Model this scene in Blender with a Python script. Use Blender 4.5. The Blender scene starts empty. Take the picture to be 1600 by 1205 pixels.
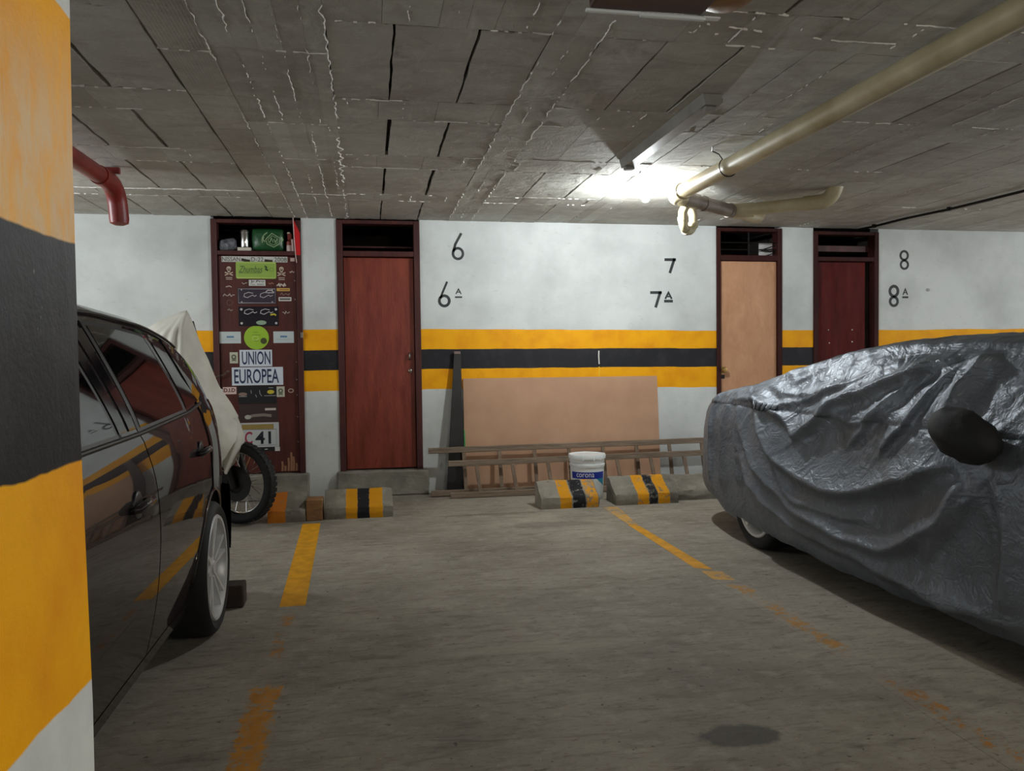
import bpy, bmesh, math, random
from mathutils import Vector, Matrix, noise
import numpy as np

random.seed(7)
SC = bpy.context.scene
COL = SC.collection
F = 0.03          # the floor's height in the measured frame (the whole scene is dropped by F at the end)
HC = 2.587        # ceiling underside
D = 7.4           # back wall

# ------------------------------------------------------------------ camera
cam_d = bpy.data.cameras.new('camera')
cam = bpy.data.objects.new('camera', cam_d)
COL.objects.link(cam)
SC.camera = cam
cam_d.sensor_fit = 'HORIZONTAL'
cam_d.sensor_width = 36
cam_d.lens = 1227.45 / 1600 * 36
cam_d.clip_start = 0.02
yaw, pitch, roll = 0.179109, 0.033179, 0.012206
fw = Vector((math.sin(yaw) * math.cos(pitch), math.cos(yaw) * math.cos(pitch), -math.sin(pitch)))
rt0 = Vector((math.cos(yaw), -math.sin(yaw), 0))
dn0 = fw.cross(rt0)
rt = math.cos(roll) * rt0 + math.sin(roll) * dn0
dn = -math.sin(roll) * rt0 + math.cos(roll) * dn0
m3 = Matrix((rt, -dn, -fw)).transposed()
cam.matrix_world = Matrix.Translation((0, 0, 1.28)) @ m3.to_4x4()

# ------------------------------------------------------------------ world, lamps, exposure
world = bpy.data.worlds.new('world')
SC.world = world
world.use_nodes = True
bg = world.node_tree.nodes['Background']
bg.inputs[0].default_value = (0.93, 0.97, 1.0, 1)
bg.inputs[1].default_value = 1.0
BULB_POS = (2.09, 5.74, 2.497)
BULB_STRENGTH = 1980.0
FILLS = [  # unseen fill lamps for the garage's other bulbs, out of the frame: x, y, z, watts, colour, radius
    ('bay_lamp_left', -3.1, 5.5, 2.25, 48, (0.93, 0.97, 1.0), 0.12),
    ('bay_lamp_behind', 2.2, -1.2, 2.2, 68, (1.0, 0.93, 0.82), 0.15),
    ('bay_lamp_right', 6.8, 4.2, 2.2, 55, (0.95, 0.97, 1.0), 0.12),  # added fill for the right wall, no bulb known there
]
for nm, x, y, z, w, c, r in FILLS:
    l = bpy.data.lights.new(nm, 'POINT')
    l.energy = w
    l.color = c
    l.shadow_soft_size = r
    lo = bpy.data.objects.new(nm, l)
    lo.location = (x, y, z)
    COL.objects.link(lo)
SC.view_settings.view_transform = 'Standard'
SC.view_settings.look = 'None'
SC.view_settings.gamma = 1
SC.view_settings.use_curve_mapping = False
SC.view_settings.exposure = 0.35
SC.render.film_transparent = False
try:
    SC.cycles.max_bounces = 8
    SC.cycles.diffuse_bounces = 5
    SC.cycles.glossy_bounces = 4
    SC.cycles.caustics_reflective = False
    SC.cycles.caustics_refractive = False
    SC.cycles.sample_clamp_indirect = 6
    SC.cycles.use_denoising = True
except Exception:
    pass

# ------------------------------------------------------------------ material helpers
def S(r, g, b):
    f = lambda c: (c / 255 / 12.92) if c / 255 <= 0.04045 else ((c / 255 + 0.055) / 1.055) ** 2.4
    return (f(r), f(g), f(b), 1)

class NT:
    def __init__(s, name):
        s.m = bpy.data.materials.new(name)
        s.m.use_nodes = True
        s.t = s.m.node_tree
        s.b = s.t.nodes['Principled BSDF']
    def n(s, typ, ins=None, **props):
        k = s.t.nodes.new(typ)
        for p, v in props.items():
            setattr(k, p, v)
        for i, v in (ins or {}).items():
            s.put(k.inputs[i], v)
        return k
    def put(s, sock, v):
        if isinstance(v, bpy.types.NodeSocket):
            s.t.links.new(v, sock)
        else:
            if sock.type == 'RGBA' and hasattr(v, '__len__') and len(v) == 3:
                v = (*v, 1)
            sock.default_value = v
    def math(s, op, a, b=0.0, c=0.0, clamp=False):
        k = s.n('ShaderNodeMath', {0: a, 1: b, 2: c}, operation=op)
        k.use_clamp = clamp
        return k.outputs[0]
    def mix(s, f, a, b, mode='MIX'):
        k = s.n('ShaderNodeMix', data_type='RGBA', blend_type=mode)
        s.put(k.inputs[0], f); s.put(k.inputs[6], a); s.put(k.inputs[7], b)
        return k.outputs[2]
    def ramp(s, v, lo, hi, a=0.0, b=1.0):
        k = s.n('ShaderNodeMapRange', {0: v, 1: lo, 2: hi, 3: a, 4: b})
        return k.outputs[0]
    def coord(s, world=False, scale=(1, 1, 1), rot=(0, 0, 0), gen=False):
        if world:
            o = s.n('ShaderNodeNewGeometry').outputs['Position']
        else:
            o = s.n('ShaderNodeTexCoord').outputs['Generated' if gen else 'Object']
        return s.n('ShaderNodeMapping', {0: o, 2: rot, 3: scale}).outputs[0]
    def noise(s, vec, scale=5.0, detail=4.0, rough=0.55, dist=0.0):
        return s.n('ShaderNodeTexNoise', {'Vector': vec, 'Scale': scale, 'Detail': detail, 'Roughness': rough, 'Distortion': dist}).outputs[0]
    def bump(s, h, strength=0.3, dist=0.01, normal=None):
        k = s.n('ShaderNodeBump', {'Strength': strength, 'Distance': dist, 'Height': h})
        if normal is not None:
            s.put(k.inputs['Normal'], normal)
        return k.outputs[0]
    def out(s, color=None, rough=None, normal=None, metal=None, coat=None, coat_rough=None, spec=None):
        b = s.b
        for i, v in (('Base Color', color), ('Roughness', rough), ('Normal', normal), ('Metallic', metal),
                     ('Coat Weight', coat), ('Coat Roughness', coat_rough), ('Specular IOR Level', spec)):
            if v is not None:
                s.put(b.inputs[i], v)
        return s.m

def M(name, col, col2=None, rough=0.6, metal=0.0, nscale=6.0, stretch=(1, 1, 1), bump=0.0, bscale=60.0, bdist=0.004,
      coat=0.0, spec=0.5, world=False, coat_rough=0.08):
    k = NT(name)
    v = k.coord(world, stretch)
    c = col
    if col2 is not None:
        c = k.mix(k.ramp(k.noise(v, nscale), 0.35, 0.68), col, col2)
    nrm = None
    if bump:
        nrm = k.bump(k.noise(v, bscale, 5), bump, bdist)
    return k.out(c, rough, nrm, metal, coat, coat_rough, spec)

def concrete_nodes(k, v, base, dark, light):
    a = k.noise(v, 1.1, 6, 0.6)
    b = k.noise(v, 9.0, 6, 0.7)
    d = k.noise(v, 70.0, 4, 0.7)
    c = k.mix(k.ramp(a, 0.35, 0.68), base, dark)
    c = k.mix(k.math('MULTIPLY', k.ramp(b, 0.5, 0.75), 0.55), c, light)
    c = k.mix(k.math('MULTIPLY', k.ramp(d, 0.56, 0.75), 0.5), c, dark)
    h = k.math('ADD', k.math('MULTIPLY', b, 0.5), k.math('MULTIPLY', d, 0.5))
    return c, h

FB, FD, FL = S(166, 159, 146), S(128, 121, 110), S(184, 178, 165)
def floor_color(k):
    v = k.coord(True)
    c, h = concrete_nodes(k, v, FB, FD, FL)
    # long scuffs and tyre smears
    w = k.n('ShaderNodeVectorMath', {0: v, 1: (0, 0, 0)}, operation='ADD').outputs[0]
    nz = k.noise(k.coord(True, (2.2, 9.0, 1), (0, 0, 0.5)), 2.0, 6, 0.7, 0.8)
    c = k.mix(k.math('MULTIPLY', k.ramp(nz, 0.50, 0.68), 0.5), c, S(84, 78, 70))
    nz2 = k.noise(k.coord(True, (5.0, 16.0, 1), (0, 0, -0.25)), 3.0, 5, 0.75, 0.4)
    c = k.mix(k.math('MULTIPLY', k.ramp(nz2, 0.55, 0.68), 0.5), c, S(62, 57, 52))
    fs = k.noise(k.coord(True, (1.0, 3.2, 1), (0, 0, 0.9)), 38.0, 5, 0.75, 0.5)
    c = k.mix(k.math('MULTIPLY', k.ramp(fs, 0.52, 0.72), 0.28), c, S(92, 85, 76))
    sp = k.noise(v, 34.0, 2, 0.5)
    c = k.mix(k.math('MULTIPLY', k.ramp(sp, 0.69, 0.73), 0.6), c, S(40, 36, 33))
    sp2 = k.noise(k.coord(True, (1, 1, 1), (0, 0, 1.0)), 51.0, 1, 0.5)
    c = k.mix(k.math('MULTIPLY', k.ramp(sp2, 0.75, 0.78), 0.5), c, S(190, 184, 170))
    def blot(cx, cy, rx, ry, amt, col, c):
        sub = k.n('ShaderNodeVectorMath', {0: v, 1: (cx, cy, 0)}, operation='SUBTRACT').outputs[0]
        sc = k.n('ShaderNodeVectorMath', {0: sub, 1: (1 / rx, 1 / ry, 0)}, operation='MULTIPLY').outputs[0]
        ln = k.n('ShaderNodeVectorMath', {0: sc}, operation='LENGTH').outputs['Value']
        ln = k.math('ADD', ln, k.math('MULTIPLY', k.math('SUBTRACT', k.noise(v, 9.0, 4), 0.5), 1.1))
        return k.mix(k.math('MULTIPLY', k.ramp(ln, 1.0, 0.75), amt), c, col)
    c = blot(1.18, 2.38, 0.15, 0.085, 0.75, S(66, 64, 62), c)      # old oil spot
    c = blot(1.3, 5.75, 0.35, 0.12, 0.45, S(95, 92, 86), c)
    c = blot(0.95, 6.25, 0.5, 0.05, 0.5, S(98, 92, 82), c)
    c = blot(0.75, 3.3, 0.5, 0.06, 0.4, S(172, 166, 150), c)
    return c, h

def mat_floor():
    k = NT('floor_concrete')
    c, h = floor_color(k)
    return k.out(c, 0.72, k.bump(h, 0.35, 0.004), spec=0.3)

def mat_line(name, paint, wear, soft):
    """Road paint worn back to the same concrete."""
    k = NT(name)
    c, h = floor_color(k)
    g = k.n('ShaderNodeSeparateXYZ', {0: k.coord(False, gen=True)}).outputs
    edge = k.math('MINIMUM', k.math('MULTIPLY', k.math('MINIMUM', g[0], k.math('SUBTRACT', 1.0, g[0])), 1.0),
                  k.math('MULTIPLY', k.math('MINIMUM', g[1], k.math('SUBTRACT', 1.0, g[1])), 2.5))
    v = k.coord(True)
    nz = k.math('ADD', k.math('MULTIPLY', k.noise(v, 26.0, 6, 0.75), 0.65), k.math('MULTIPLY', k.noise(v, 5.0, 3), 0.35))
    nz = k.math('ADD', k.math('MULTIPLY', k.math('SUBTRACT', nz, 0.5), 1.9), 0.5)
    thr = k.math('ADD', wear, k.math('MULTIPLY', k.ramp(edge, 0.0, soft), -0.30))
    thr = k.math('ADD', thr, 0.15)
    f = k.ramp(k.math('SUBTRACT', nz, thr), -0.05, 0.07)
    p2 = k.mix(k.ramp(k.noise(v, 12.0, 4), 0.4, 0.7), paint, tuple(x * 0.72 for x in paint[:3]))
    return k.out(k.mix(f, c, p2), 0.6, k.bump(h, 0.3, 0.004), spec=0.35)

WHITE_A, WHITE_B = S(219, 223, 221), S(196, 200, 198)
YEL, YEL2, BLK = S(252, 178, 2), S(238, 156, 2), S(33, 33, 38)
def mat_wall():
    k = NT('striped_wall_paint')
    v = k.coord(True)
    sx = k.n('ShaderNodeSeparateXYZ', {0: k.n('ShaderNodeTexCoord').outputs['Object']}).outputs
    x, z = sx[0], sx[2]
    wob = k.math('ADD', k.math('MULTIPLY', k.math('SUBTRACT', k.noise(k.coord(False, (1, 1, 0)), 1.3, 2), 0.5), 0.035),
                 k.math('MULTIPLY', k.math('SUBTRACT', k.noise(k.coord(False, (1, 1, 0)), 14.0, 3), 0.5), 0.006))
    z = k.math('ADD', z, wob)
    slope = k.ramp(x, 0.5, 3.4, 0.0, 0.03)          # the stripes sag a little to the right
    z2 = k.math('ADD', z, slope)
    c = k.mix(k.ramp(k.noise(v, 2.2, 5), 0.4, 0.7), WHITE_A, WHITE_B)
    c = k.mix(k.math('MULTIPLY', k.ramp(k.noise(k.coord(True, (3, 1, 9)), 6.0, 4), 0.64, 0.74), 0.35), c, S(176, 176, 170))
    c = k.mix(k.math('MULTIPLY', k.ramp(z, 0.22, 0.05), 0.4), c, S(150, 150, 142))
    yl = k.mix(k.ramp(k.noise(v, 5.0, 5), 0.42, 0.7), YEL, YEL2)
    bl = k.mix(k.ramp(k.noise(v, 7.0, 5), 0.5, 0.75), BLK, S(50, 50, 56))
    band = lambda lo, hi, q: k.math('MULTIPLY', k.ramp(q, lo - .002, lo + .002), k.ramp(q, hi + .002, hi - .002))
    c = k.mix(band(1.01, 1.575, z2), c, yl)
    c = k.mix(band(1.20, 1.385, k.math('ADD', z, k.math('MULTIPLY', slope, 0.5))), c, bl)
    h = k.math('ADD', k.noise(v, 120.0, 4, 0.7), k.math('MULTIPLY', k.noise(v, 14.0, 4), 1.5))
    return k.out(c, 0.62, k.bump(h, 0.35, 0.004), spec=0.3)

def mat_pillar():
    k = NT('striped_pillar_paint')
    v = k.coord(True)
    sx = k.n('ShaderNodeSeparateXYZ', {0: k.n('ShaderNodeTexCoord').outputs['Object']}).outputs
    z = k.math('ADD', sx[2], k.math('MULTIPLY', k.math('SUBTRACT', k.noise(v, 6.0, 4), 0.5), 0.018))
    c = k.mix(k.ramp(k.noise(v, 7.0, 5), 0.4, 0.7), S(226, 230, 228), S(200, 204, 204))
    yl = k.mix(k.ramp(k.noise(v, 9.0, 5), 0.42, 0.7), YEL, YEL2)
    # pale gloss sheen painted into the colour of the upper yellow stripe
    sheen = k.math('MULTIPLY', k.ramp(k.noise(k.coord(True, (1, 6, 2.0), (0.5, 0, 0)), 9.0, 6, 0.7, 0.6), 0.28, 0.6), k.ramp(z, 1.57, 1.47))
    sheen = k.math('MULTIPLY', sheen, k.ramp(z, 1.38, 1.385))
    yl = k.mix(k.math('MULTIPLY', sheen, 0.85), yl, S(226, 196, 150))
    bl = k.mix(k.ramp(k.noise(v, 16.0, 5), 0.5, 0.75), S(24, 24, 27), S(44, 44, 49))
    chip = k.ramp(k.noise(k.coord(True, (1, 1, 0.7)), 23.0, 3, 0.6), 0.655, 0.675)
    bl = k.mix(k.math('MULTIPLY', chip, k.ramp(z, 1.27, 1.30)), bl, S(190, 190, 188))
    band = lambda lo, hi: k.math('MULTIPLY', k.ramp(z, lo - .001, lo + .001), k.ramp(z, hi + .001, hi - .001))
    c = k.mix(band(1.0, 1.58), c, yl)
    c = k.mix(band(1.197, 1.385), c, bl)
    h = k.math('ADD', k.noise(v, 160.0, 4, 0.7), k.math('MULTIPLY', k.noise(v, 22.0, 4), 1.5))
    return k.out(c, 0.55, k.bump(h, 0.18, 0.003), spec=0.25)

def mat_ceiling(name, ribbed=False, tint=(1, 1, 1)):
    k = NT(name)
    v = k.coord(True)
    t = lambda r, g, b: tuple(a * q for a, q in zip(S(r, g, b)[:3], tint))
    c, h = concrete_nodes(k, v, t(198, 198, 189), t(164, 161, 152), t(218, 218, 210))
    st = k.noise(k.coord(True, (1.2, 3.0, 1), (0, 0, 0.7)), 1.6, 6, 0.7, 1.2)
    c = k.mix(k.math('MULTIPLY', k.ramp(st, 0.48, 0.68), 0.55), c, t(140, 128, 118))
    s2 = k.noise(k.coord(True, (2.4, 1.0, 1), (0, 0, -0.4)), 4.5, 6, 0.72, 0.8)
    c = k.mix(k.math('MULTIPLY', k.ramp(s2, 0.55, 0.72), 0.45), c, t(232, 232, 224))
    s3 = k.noise(k.coord(True, (1, 1, 1), (0, 0, 0.2)), 7.0, 5, 0.75, 0.5)
    c = k.mix(k.math('MULTIPLY', k.ramp(s3, 0.60, 0.72), 0.45), c, t(112, 104, 96))
    rnd = k.n('ShaderNodeObjectInfo').outputs['Random']
    c = k.mix(0.28, c, k.mix(rnd, t(160, 150, 140), t(214, 214, 206)))
    if ribbed:
        wv = k.n('ShaderNodeTexWave', {'Vector': v, 'Scale': 22.0, 'Distortion': 0.6}, wave_type='BANDS', bands_direction='X').outputs[1]
        h = k.math('ADD', h, k.math('MULTIPLY', wv, 0.13))
    h = k.math('ADD', h, k.math('MULTIPLY', k.noise(v, 5.0, 4, 0.6, 0.6), 2.6))
    return k.out(c, 0.85, k.bump(h, 0.55, 0.010), spec=0.2)

def mat_wood_paint(name, a, b, rough=0.4, spec=0.4):
    k = NT(name)
    v = k.coord(False, (5, 5, 0.8))
    c = k.mix(k.ramp(k.noise(v, 3.0, 5, 0.6), 0.35, 0.7), a, b)
    h = k.noise(k.coord(False, (9, 9, 2.0)), 7.0, 5, 0.65)
    r = k.ramp(k.noise(v, 2.5, 4), 0.3, 0.7, rough - 0.06, rough + 0.12)
    return k.out(c, r, k.bump(h, 0.35, 0.006), spec=spec)

def mat_wood(name, a, b, st=(1, 14, 14), rough=0.8):
    k = NT(name)
    v = k.coord(False, st)
    n = k.noise(v, 4.0, 6, 0.7, 0.3)
    c = k.mix(k.ramp(n, 0.32, 0.68), a, b)
    return k.out(c, rough, k.bump(n, 0.4, 0.004), spec=0.25)

def mat_curb(name, bands, cx=0.0):
    """Concrete kerb with stripes painted across it: bands = (x0, x1, colour, wear) in the kerb's own metres."""
    k = NT(name)
    v = k.coord(True)
    c, h = concrete_nodes(k, v, S(150, 145, 132), S(104, 99, 90), S(176, 171, 158))
    c = k.mix(k.math('MULTIPLY', k.ramp(k.noise(v, 16.0, 5, 0.7), 0.6, 0.7), 0.6), c, S(76, 71, 64))
    sx = k.n('ShaderNodeSeparateXYZ', {0: k.n('ShaderNodeTexCoord').outputs['Object']}).outputs
    x = k.math('ADD', sx[0], k.math('MULTIPLY', k.math('SUBTRACT', k.noise(v, 30.0, 4), 0.5), 0.02))
    for x0, x1, col, wear in bands:
        f = k.math('MULTIPLY', k.ramp(x, x0 - .003, x0 + .003), k.ramp(x, x1 + .003, x1 - .003))
        f = k.math('MULTIPLY', f, k.ramp(k.noise(v, 22.0, 5, 0.7), wear - .05, wear + .06))
        c = k.mix(f, c, col)
    return k.out(c, 0.8, k.bump(h, 0.6, 0.008), spec=0.2)

def mat_cover():
    k = NT('grey_cover_sheet')
    v = k.coord(True)
    c = k.mix(k.ramp(k.noise(v, 3.0, 4), 0.35, 0.7), S(116, 123, 132), S(96, 102, 111))
    # crinkles of thin coated sheet: creases as ridged noise at two sizes
    n1 = k.noise(k.coord(True, (1.0, 1.0, 1.6)), 7.0, 3, 0.5, 1.2)
    r1 = k.math('SUBTRACT', 1.0, k.math('ABSOLUTE', k.math('MULTIPLY', k.math('SUBTRACT', n1, 0.5), 5.0)), clamp=True)
    n2 = k.noise(k.coord(True, (1.0, 1.4, 1.0)), 19.0, 3, 0.5, 0.9)
    r2 = k.math('SUBTRACT', 1.0, k.math('ABSOLUTE', k.math('MULTIPLY', k.math('SUBTRACT', n2, 0.5), 6.0)), clamp=True)
    h = k.math('ADD', k.math('MULTIPLY', r1, 1.0), k.math('MULTIPLY', r2, 0.45))
    h = k.math('ADD', h, k.math('MULTIPLY', k.noise(v, 45.0, 3), 0.35))
    return k.out(c, k.ramp(k.noise(v, 9.0, 3), 0.3, 0.7, 0.40, 0.50), k.bump(h, 0.35, 0.007), metal=0.36, spec=0.5)

def emit(name, col, strength):
    m = bpy.data.materials.new(name)
    m.use_nodes = True
    b = m.node_tree.nodes['Principled BSDF']
    b.inputs['Base Color'].default_value = (*col, 1)
    b.inputs['Emission Color'].default_value = (*col, 1)
    b.inputs['Emission Strength'].default_value = strength
    return m

MAT = {}
MAT['floor'] = mat_floor()
MAT['wall'] = mat_wall()
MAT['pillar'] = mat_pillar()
MAT['ceil'] = mat_ceiling('ceiling_concrete')
MAT['ceil_rib'] = mat_ceiling('ceiling_ribbed_tile', True, (0.96, 0.94, 0.91))
MAT['joint'] = M('dark_joint', S(34, 30, 28), rough=0.95)
MAT['mortar'] = M('pale_mortar', S(246, 244, 238), S(222, 219, 211), rough=0.9, bump=0.4, bscale=90)
MAT['plain_wall'] = M('plain_wall_paint', S(206, 208, 204), S(180, 182, 178), rough=0.8, bump=0.2)
MAT['dark_in'] = M('dark_closet', S(52, 42, 38), S(36, 29, 27), rough=0.9)
MAT['door'] = mat_wood_paint('red_brown_varnish', S(142, 66, 50), S(108, 44, 34), 0.30)
MAT['door_dark'] = mat_wood_paint('dark_red_varnish', S(96, 32, 28), S(72, 24, 22), 0.55, 0.12)
MAT['door_sticker'] = mat_wood_paint('brown_varnish', S(88, 42, 36), S(70, 31, 27), 0.40)
MAT['frame'] = mat_wood_paint('brown_frame_varnish', S(82, 40, 36), S(60, 29, 27), 0.45)
MAT['frame_dark'] = mat_wood_paint('dark_frame_varnish', S(66, 32, 28), S(48, 25, 23), 0.55, 0.15)
MAT['ply'] = mat_wood('raw_plywood', S(214, 164, 128), S(190, 140, 104), (1.6, 2, 0.7), 0.6)
MAT['metal'] = M('worn_steel', S(190, 186, 178), S(150, 146, 138), rough=0.35, metal=1.0)
MAT['chrome'] = M('chrome', S(220, 220, 220), rough=0.12, metal=1.0)
MAT['brass'] = M('dull_brass', S(176, 146, 92), rough=0.4, metal=1.0)
MAT['dark_metal'] = M('dark_metal', S(40, 38, 37), rough=0.5, metal=0.7)
MAT['sill'] = M('sill_concrete', S(150, 146, 134), S(118, 114, 104), rough=0.9, nscale=5, bump=0.5, bscale=40, bdist=0.01, world=True)
MAT['pvc'] = M('cream_pvc', S(204, 194, 160), S(166, 150, 112), rough=0.35, nscale=3, world=True)
MAT['pvc_brown'] = M('brown_grey_pvc', S(140, 130, 118), S(116, 104, 92), rough=0.45, nscale=8)
MAT['red_pipe'] = M('red_pipe_paint', S(138, 40, 34), S(110, 30, 27), rough=0.4, nscale=9, bump=0.2)
MAT['galv'] = M('grey_batten_paint', S(150, 148, 142), S(126, 124, 118), rough=0.5)
MAT['amber'] = M('amber_diffuser', S(150, 112, 60), S(120, 82, 46), rough=0.4)
MAT['maroon'] = M('maroon_lamp_body', S(70, 42, 38), rough=0.5)
MAT['white_plastic'] = M('white_plastic', S(232, 238, 238), rough=0.35)
MAT['paintblack'] = M('black_wall_paint', S(38, 42, 44), S(56, 60, 62), rough=0.6, nscale=20)
MAT['rubber'] = M('tyre_rubber', S(22, 22, 23), S(17, 17, 18), rough=0.75, nscale=20, bump=0.2)
MAT['alloy'] = M('silver_alloy', S(214, 216, 218), S(196, 198, 202), rough=0.38, metal=0.35, nscale=4)
MAT['rim_white'] = M('pale_painted_wheel', S(214, 214, 208), rough=0.4)
MAT['carpaint'] = M('dark_plum_car_paint', S(26, 18, 23), rough=0.5, metal=0.0, coat=0.9, coat_rough=0.02, spec=0.05)
MAT['carglass'] = M('dark_tinted_glass', S(15, 14, 15), rough=0.03, spec=0.8)
MAT['trim'] = M('black_rubber_trim', S(17, 17, 18), rough=0.45)
MAT['under'] = M('car_underbody', S(18, 18, 18), rough=0.9)
MAT['tail'] = M('tail_lamp_red', S(120, 46, 22), rough=0.08, coat=1.0)
MAT['cover'] = mat_cover()
MAT['tarp'] = M('beige_tarp', S(216, 214, 204), S(196, 193, 182), rough=0.75, nscale=4, bump=0.25, bscale=30, bdist=0.006)
MAT['ladder'] = mat_wood('weathered_ladder_wood', S(154, 136, 118), S(106, 92, 78), (1, 14, 14), 0.85)
MAT['ladder_v'] = mat_wood('weathered_rung_wood', S(148, 128, 110), S(106, 90, 76), (14, 14, 1), 0.85)
MAT['hardboard'] = M('brown_hardboard', S(196, 156, 126), S(184, 144, 115), rough=0.7, nscale=3, bump=0.15, bscale=160, bdist=0.001)
MAT['blackboard'] = M('black_painted_board', S(28, 27, 28), S(42, 40, 40), rough=0.5, nscale=9)
MAT['green'] = M('green_tape', S(60, 160, 90), rough=0.5)
MAT['brownwood'] = mat_wood('brown_block_wood', S(158, 120, 82), S(120, 84, 56), (2, 9, 9), 0.8)
MAT['chock'] = M('dark_brick', S(70, 58, 52), S(50, 42, 38), rough=0.9, bump=0.4)
MAT['label_blue'] = M('blue_label', S(22, 48, 150), rough=0.4)
MAT['label_teal'] = M('teal_label', S(24, 140, 170), rough=0.4)
MAT['bag'] = M('green_printed_bag', S(40, 92, 52), S(30, 74, 42), rough=0.35, nscale=5, bump=0.3, bscale=12, bdist=0.02)
MAT['bagprint'] = M('pale_green_print', S(150, 176, 132), rough=0.5)
MAT['pouch'] = M('crumpled_clear_plastic', S(120, 122, 128), S(72, 74, 82), rough=0.25, nscale=25, bump=0.9, bscale=30, bdist=0.02)
MAT['redcloth'] = M('red_sheet', S(206, 20, 30), rough=0.5)
MAT['cream'] = M('cream_card', S(214, 208, 194), rough=0.7)
MAT['bottle_red'] = M('red_brown_cap', S(128, 52, 44), rough=0.4)
MAT['pinkish'] = M('pale_pink_plastic', S(214, 190, 184), rough=0.4)
def flat(name, r, g, b, rough=0.45):
    if name not in MAT:
        MAT[name] = M(name, S(r, g, b), rough=rough)
    return MAT[name]

# ------------------------------------------------------------------ object helpers
def wloc(o):
    v = Vector((0, 0, 0))
    while o is not None:
        v += o.location
        o = o.parent
    return v

def tag(o, label=None, cat=None, group=None, kind=None):
    if label: o['label'] = label
    if cat: o['category'] = cat
    if group: o['group'] = group
    if kind: o['kind'] = kind
    return o

def thing(name, label, cat, loc, group=None, kind=None):
    o = bpy.data.objects.new(name, None)
    o.empty_display_size = 0.1
    COL.objects.link(o)
    o.location = loc
    return tag(o, label, cat, group, kind)

def obj(name, bm, mat, parent=None, smooth=False, origin=None, auto=None):
    """Link a bmesh (built in the measured frame) as one object."""
    bmesh.ops.recalc_face_normals(bm, faces=bm.faces[:])
    if parent is not None and origin is None:
        origin = wloc(parent)
    if origin is None:
        xs = [v.co for v in bm.verts]
        origin = Vector(((min(c.x for c in xs) + max(c.x for c in xs)) / 2, (min(c.y for c in xs) + max(c.y for c in xs)) / 2, min(c.z for c in xs)))
    origin = Vector(origin)
    bmesh.ops.translate(bm, verts=bm.verts[:], vec=-origin)
    me = bpy.data.meshes.new(name)
    bm.to_mesh(me)
    bm.free()
    me.materials.append(mat)
    if smooth:
        me.shade_smooth()
        if auto:
            try:
                me.set_sharp_from_angle(angle=math.radians(auto))
            except Exception:
                pass
    o = bpy.data.objects.new(name, me)
    COL.objects.link(o)
    if parent is not None:
        o.parent = parent
        o.location = origin - wloc(parent)
    else:
        o.location = origin
    return o

def structure(name, bm, mat, parent=None, **kw):
    o = obj(name, bm, mat, parent, origin=(0, 0, 0) if parent is None else None, **kw)
    if parent is None:
        o['kind'] = 'structure'
    return o

def BM():
    return bmesh.new()

def box(bm, x0, x1, y0, y1, z0, z1, bev=0.0, seg=1):
    r = bmesh.ops.create_cube(bm, size=1.0)
    vs = r['verts']
    for v in vs:
        v.co = Vector(((x0 + x1) / 2 + v.co.x * (x1 - x0), (y0 + y1) / 2 + v.co.y * (y1 - y0), (z0 + z1) / 2 + v.co.z * (z1 - z0)))
    if bev:
        es = list({e for v in vs for e in v.link_edges})
        bmesh.ops.bevel(bm, geom=es, offset=bev, segments=seg, profile=0.5, affect='EDGES')
    return vs

def hexa(bm, pts, bev=0.0):
    """Box from 8 corners: bottom ring then top ring."""
    vs = [bm.verts.new(p) for p in pts]
    for f in ((0, 1, 2, 3), (4, 5, 6, 7), (0, 1, 5, 4), (1, 2, 6, 5), (2, 3, 7, 6), (3, 0, 4, 7)):
        bm.faces.new([vs[i] for i in f])
    bmesh.ops.recalc_face_normals(bm, faces=bm.faces[:])
    if bev:
        es = list({e for v in vs for e in v.link_edges})
        bmesh.ops.bevel(bm, geom=es, offset=bev, segments=2, profile=0.6, affect='EDGES')

def tube(bm, pts, r, n=10, caps=True):
    pts = [Vector(p) for p in pts]
    rs = r if hasattr(r, '__len__') else [r] * len(pts)
    rings = []
    up = None
    for i, p in enumerate(pts):
        t = (pts[min(i + 1, len(pts) - 1)] - pts[max(i - 1, 0)]).normalized()
        if up is None:
            up = Vector((0, 0, 1)) if abs(t.z) < 0.9 else Vector((0, 1, 0))
        s = t.cross(up).normalized()
        up = s.cross(t).normalized()
        rings.append([bm.verts.new(p + rs[i] * (math.cos(a) * s + math.sin(a) * up)) for a in [2 * math.pi * k / n for k in range(n)]])
    for a, b in zip(rings, rings[1:]):
        for k in range(n):
            bm.faces.new((a[k], a[(k + 1) % n], b[(k + 1) % n], b[k]))
    if caps:
        bm.faces.new(rings[0]); bm.faces.new(rings[-1])

def lathe(bm, prof, c, axis=(0, 0, 1), n=32, closed=False, ref=None):
    """Revolve (radius, height) pairs about axis through c."""
    ax = Vector(axis).normalized()
    if ref is None:
        ref = Vector((1, 0, 0)) if abs(ax.x) < 0.9 else Vector((0, 0, 1))
    s = (ref - ref.dot(ax) * ax).normalized()
    t = ax.cross(s)
    c = Vector(c)
    rings = []
    for r, h in prof:
        if r < 1e-6:
            rings.append([bm.verts.new(c + ax * h)])
        else:
            rings.append([bm.verts.new(c + ax * h + r * (math.cos(a) * s + math.sin(a) * t)) for a in [2 * math.pi * k / n for k in range(n)]])
    prs = list(zip(rings, rings[1:]))
    if closed:
        prs.append((rings[-1], rings[0]))
    for a, b in prs:
        for k in range(n):
            k2 = (k + 1) % n
            if len(a) == 1 and len(b) == 1:
                continue
            if len(a) == 1:
                bm.faces.new((a[0], b[k], b[k2]))
            elif len(b) == 1:
                bm.faces.new((a[k], a[k2], b[0]))
            else:
                bm.faces.new((a[k], a[k2], b[k2], b[k]))

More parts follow.
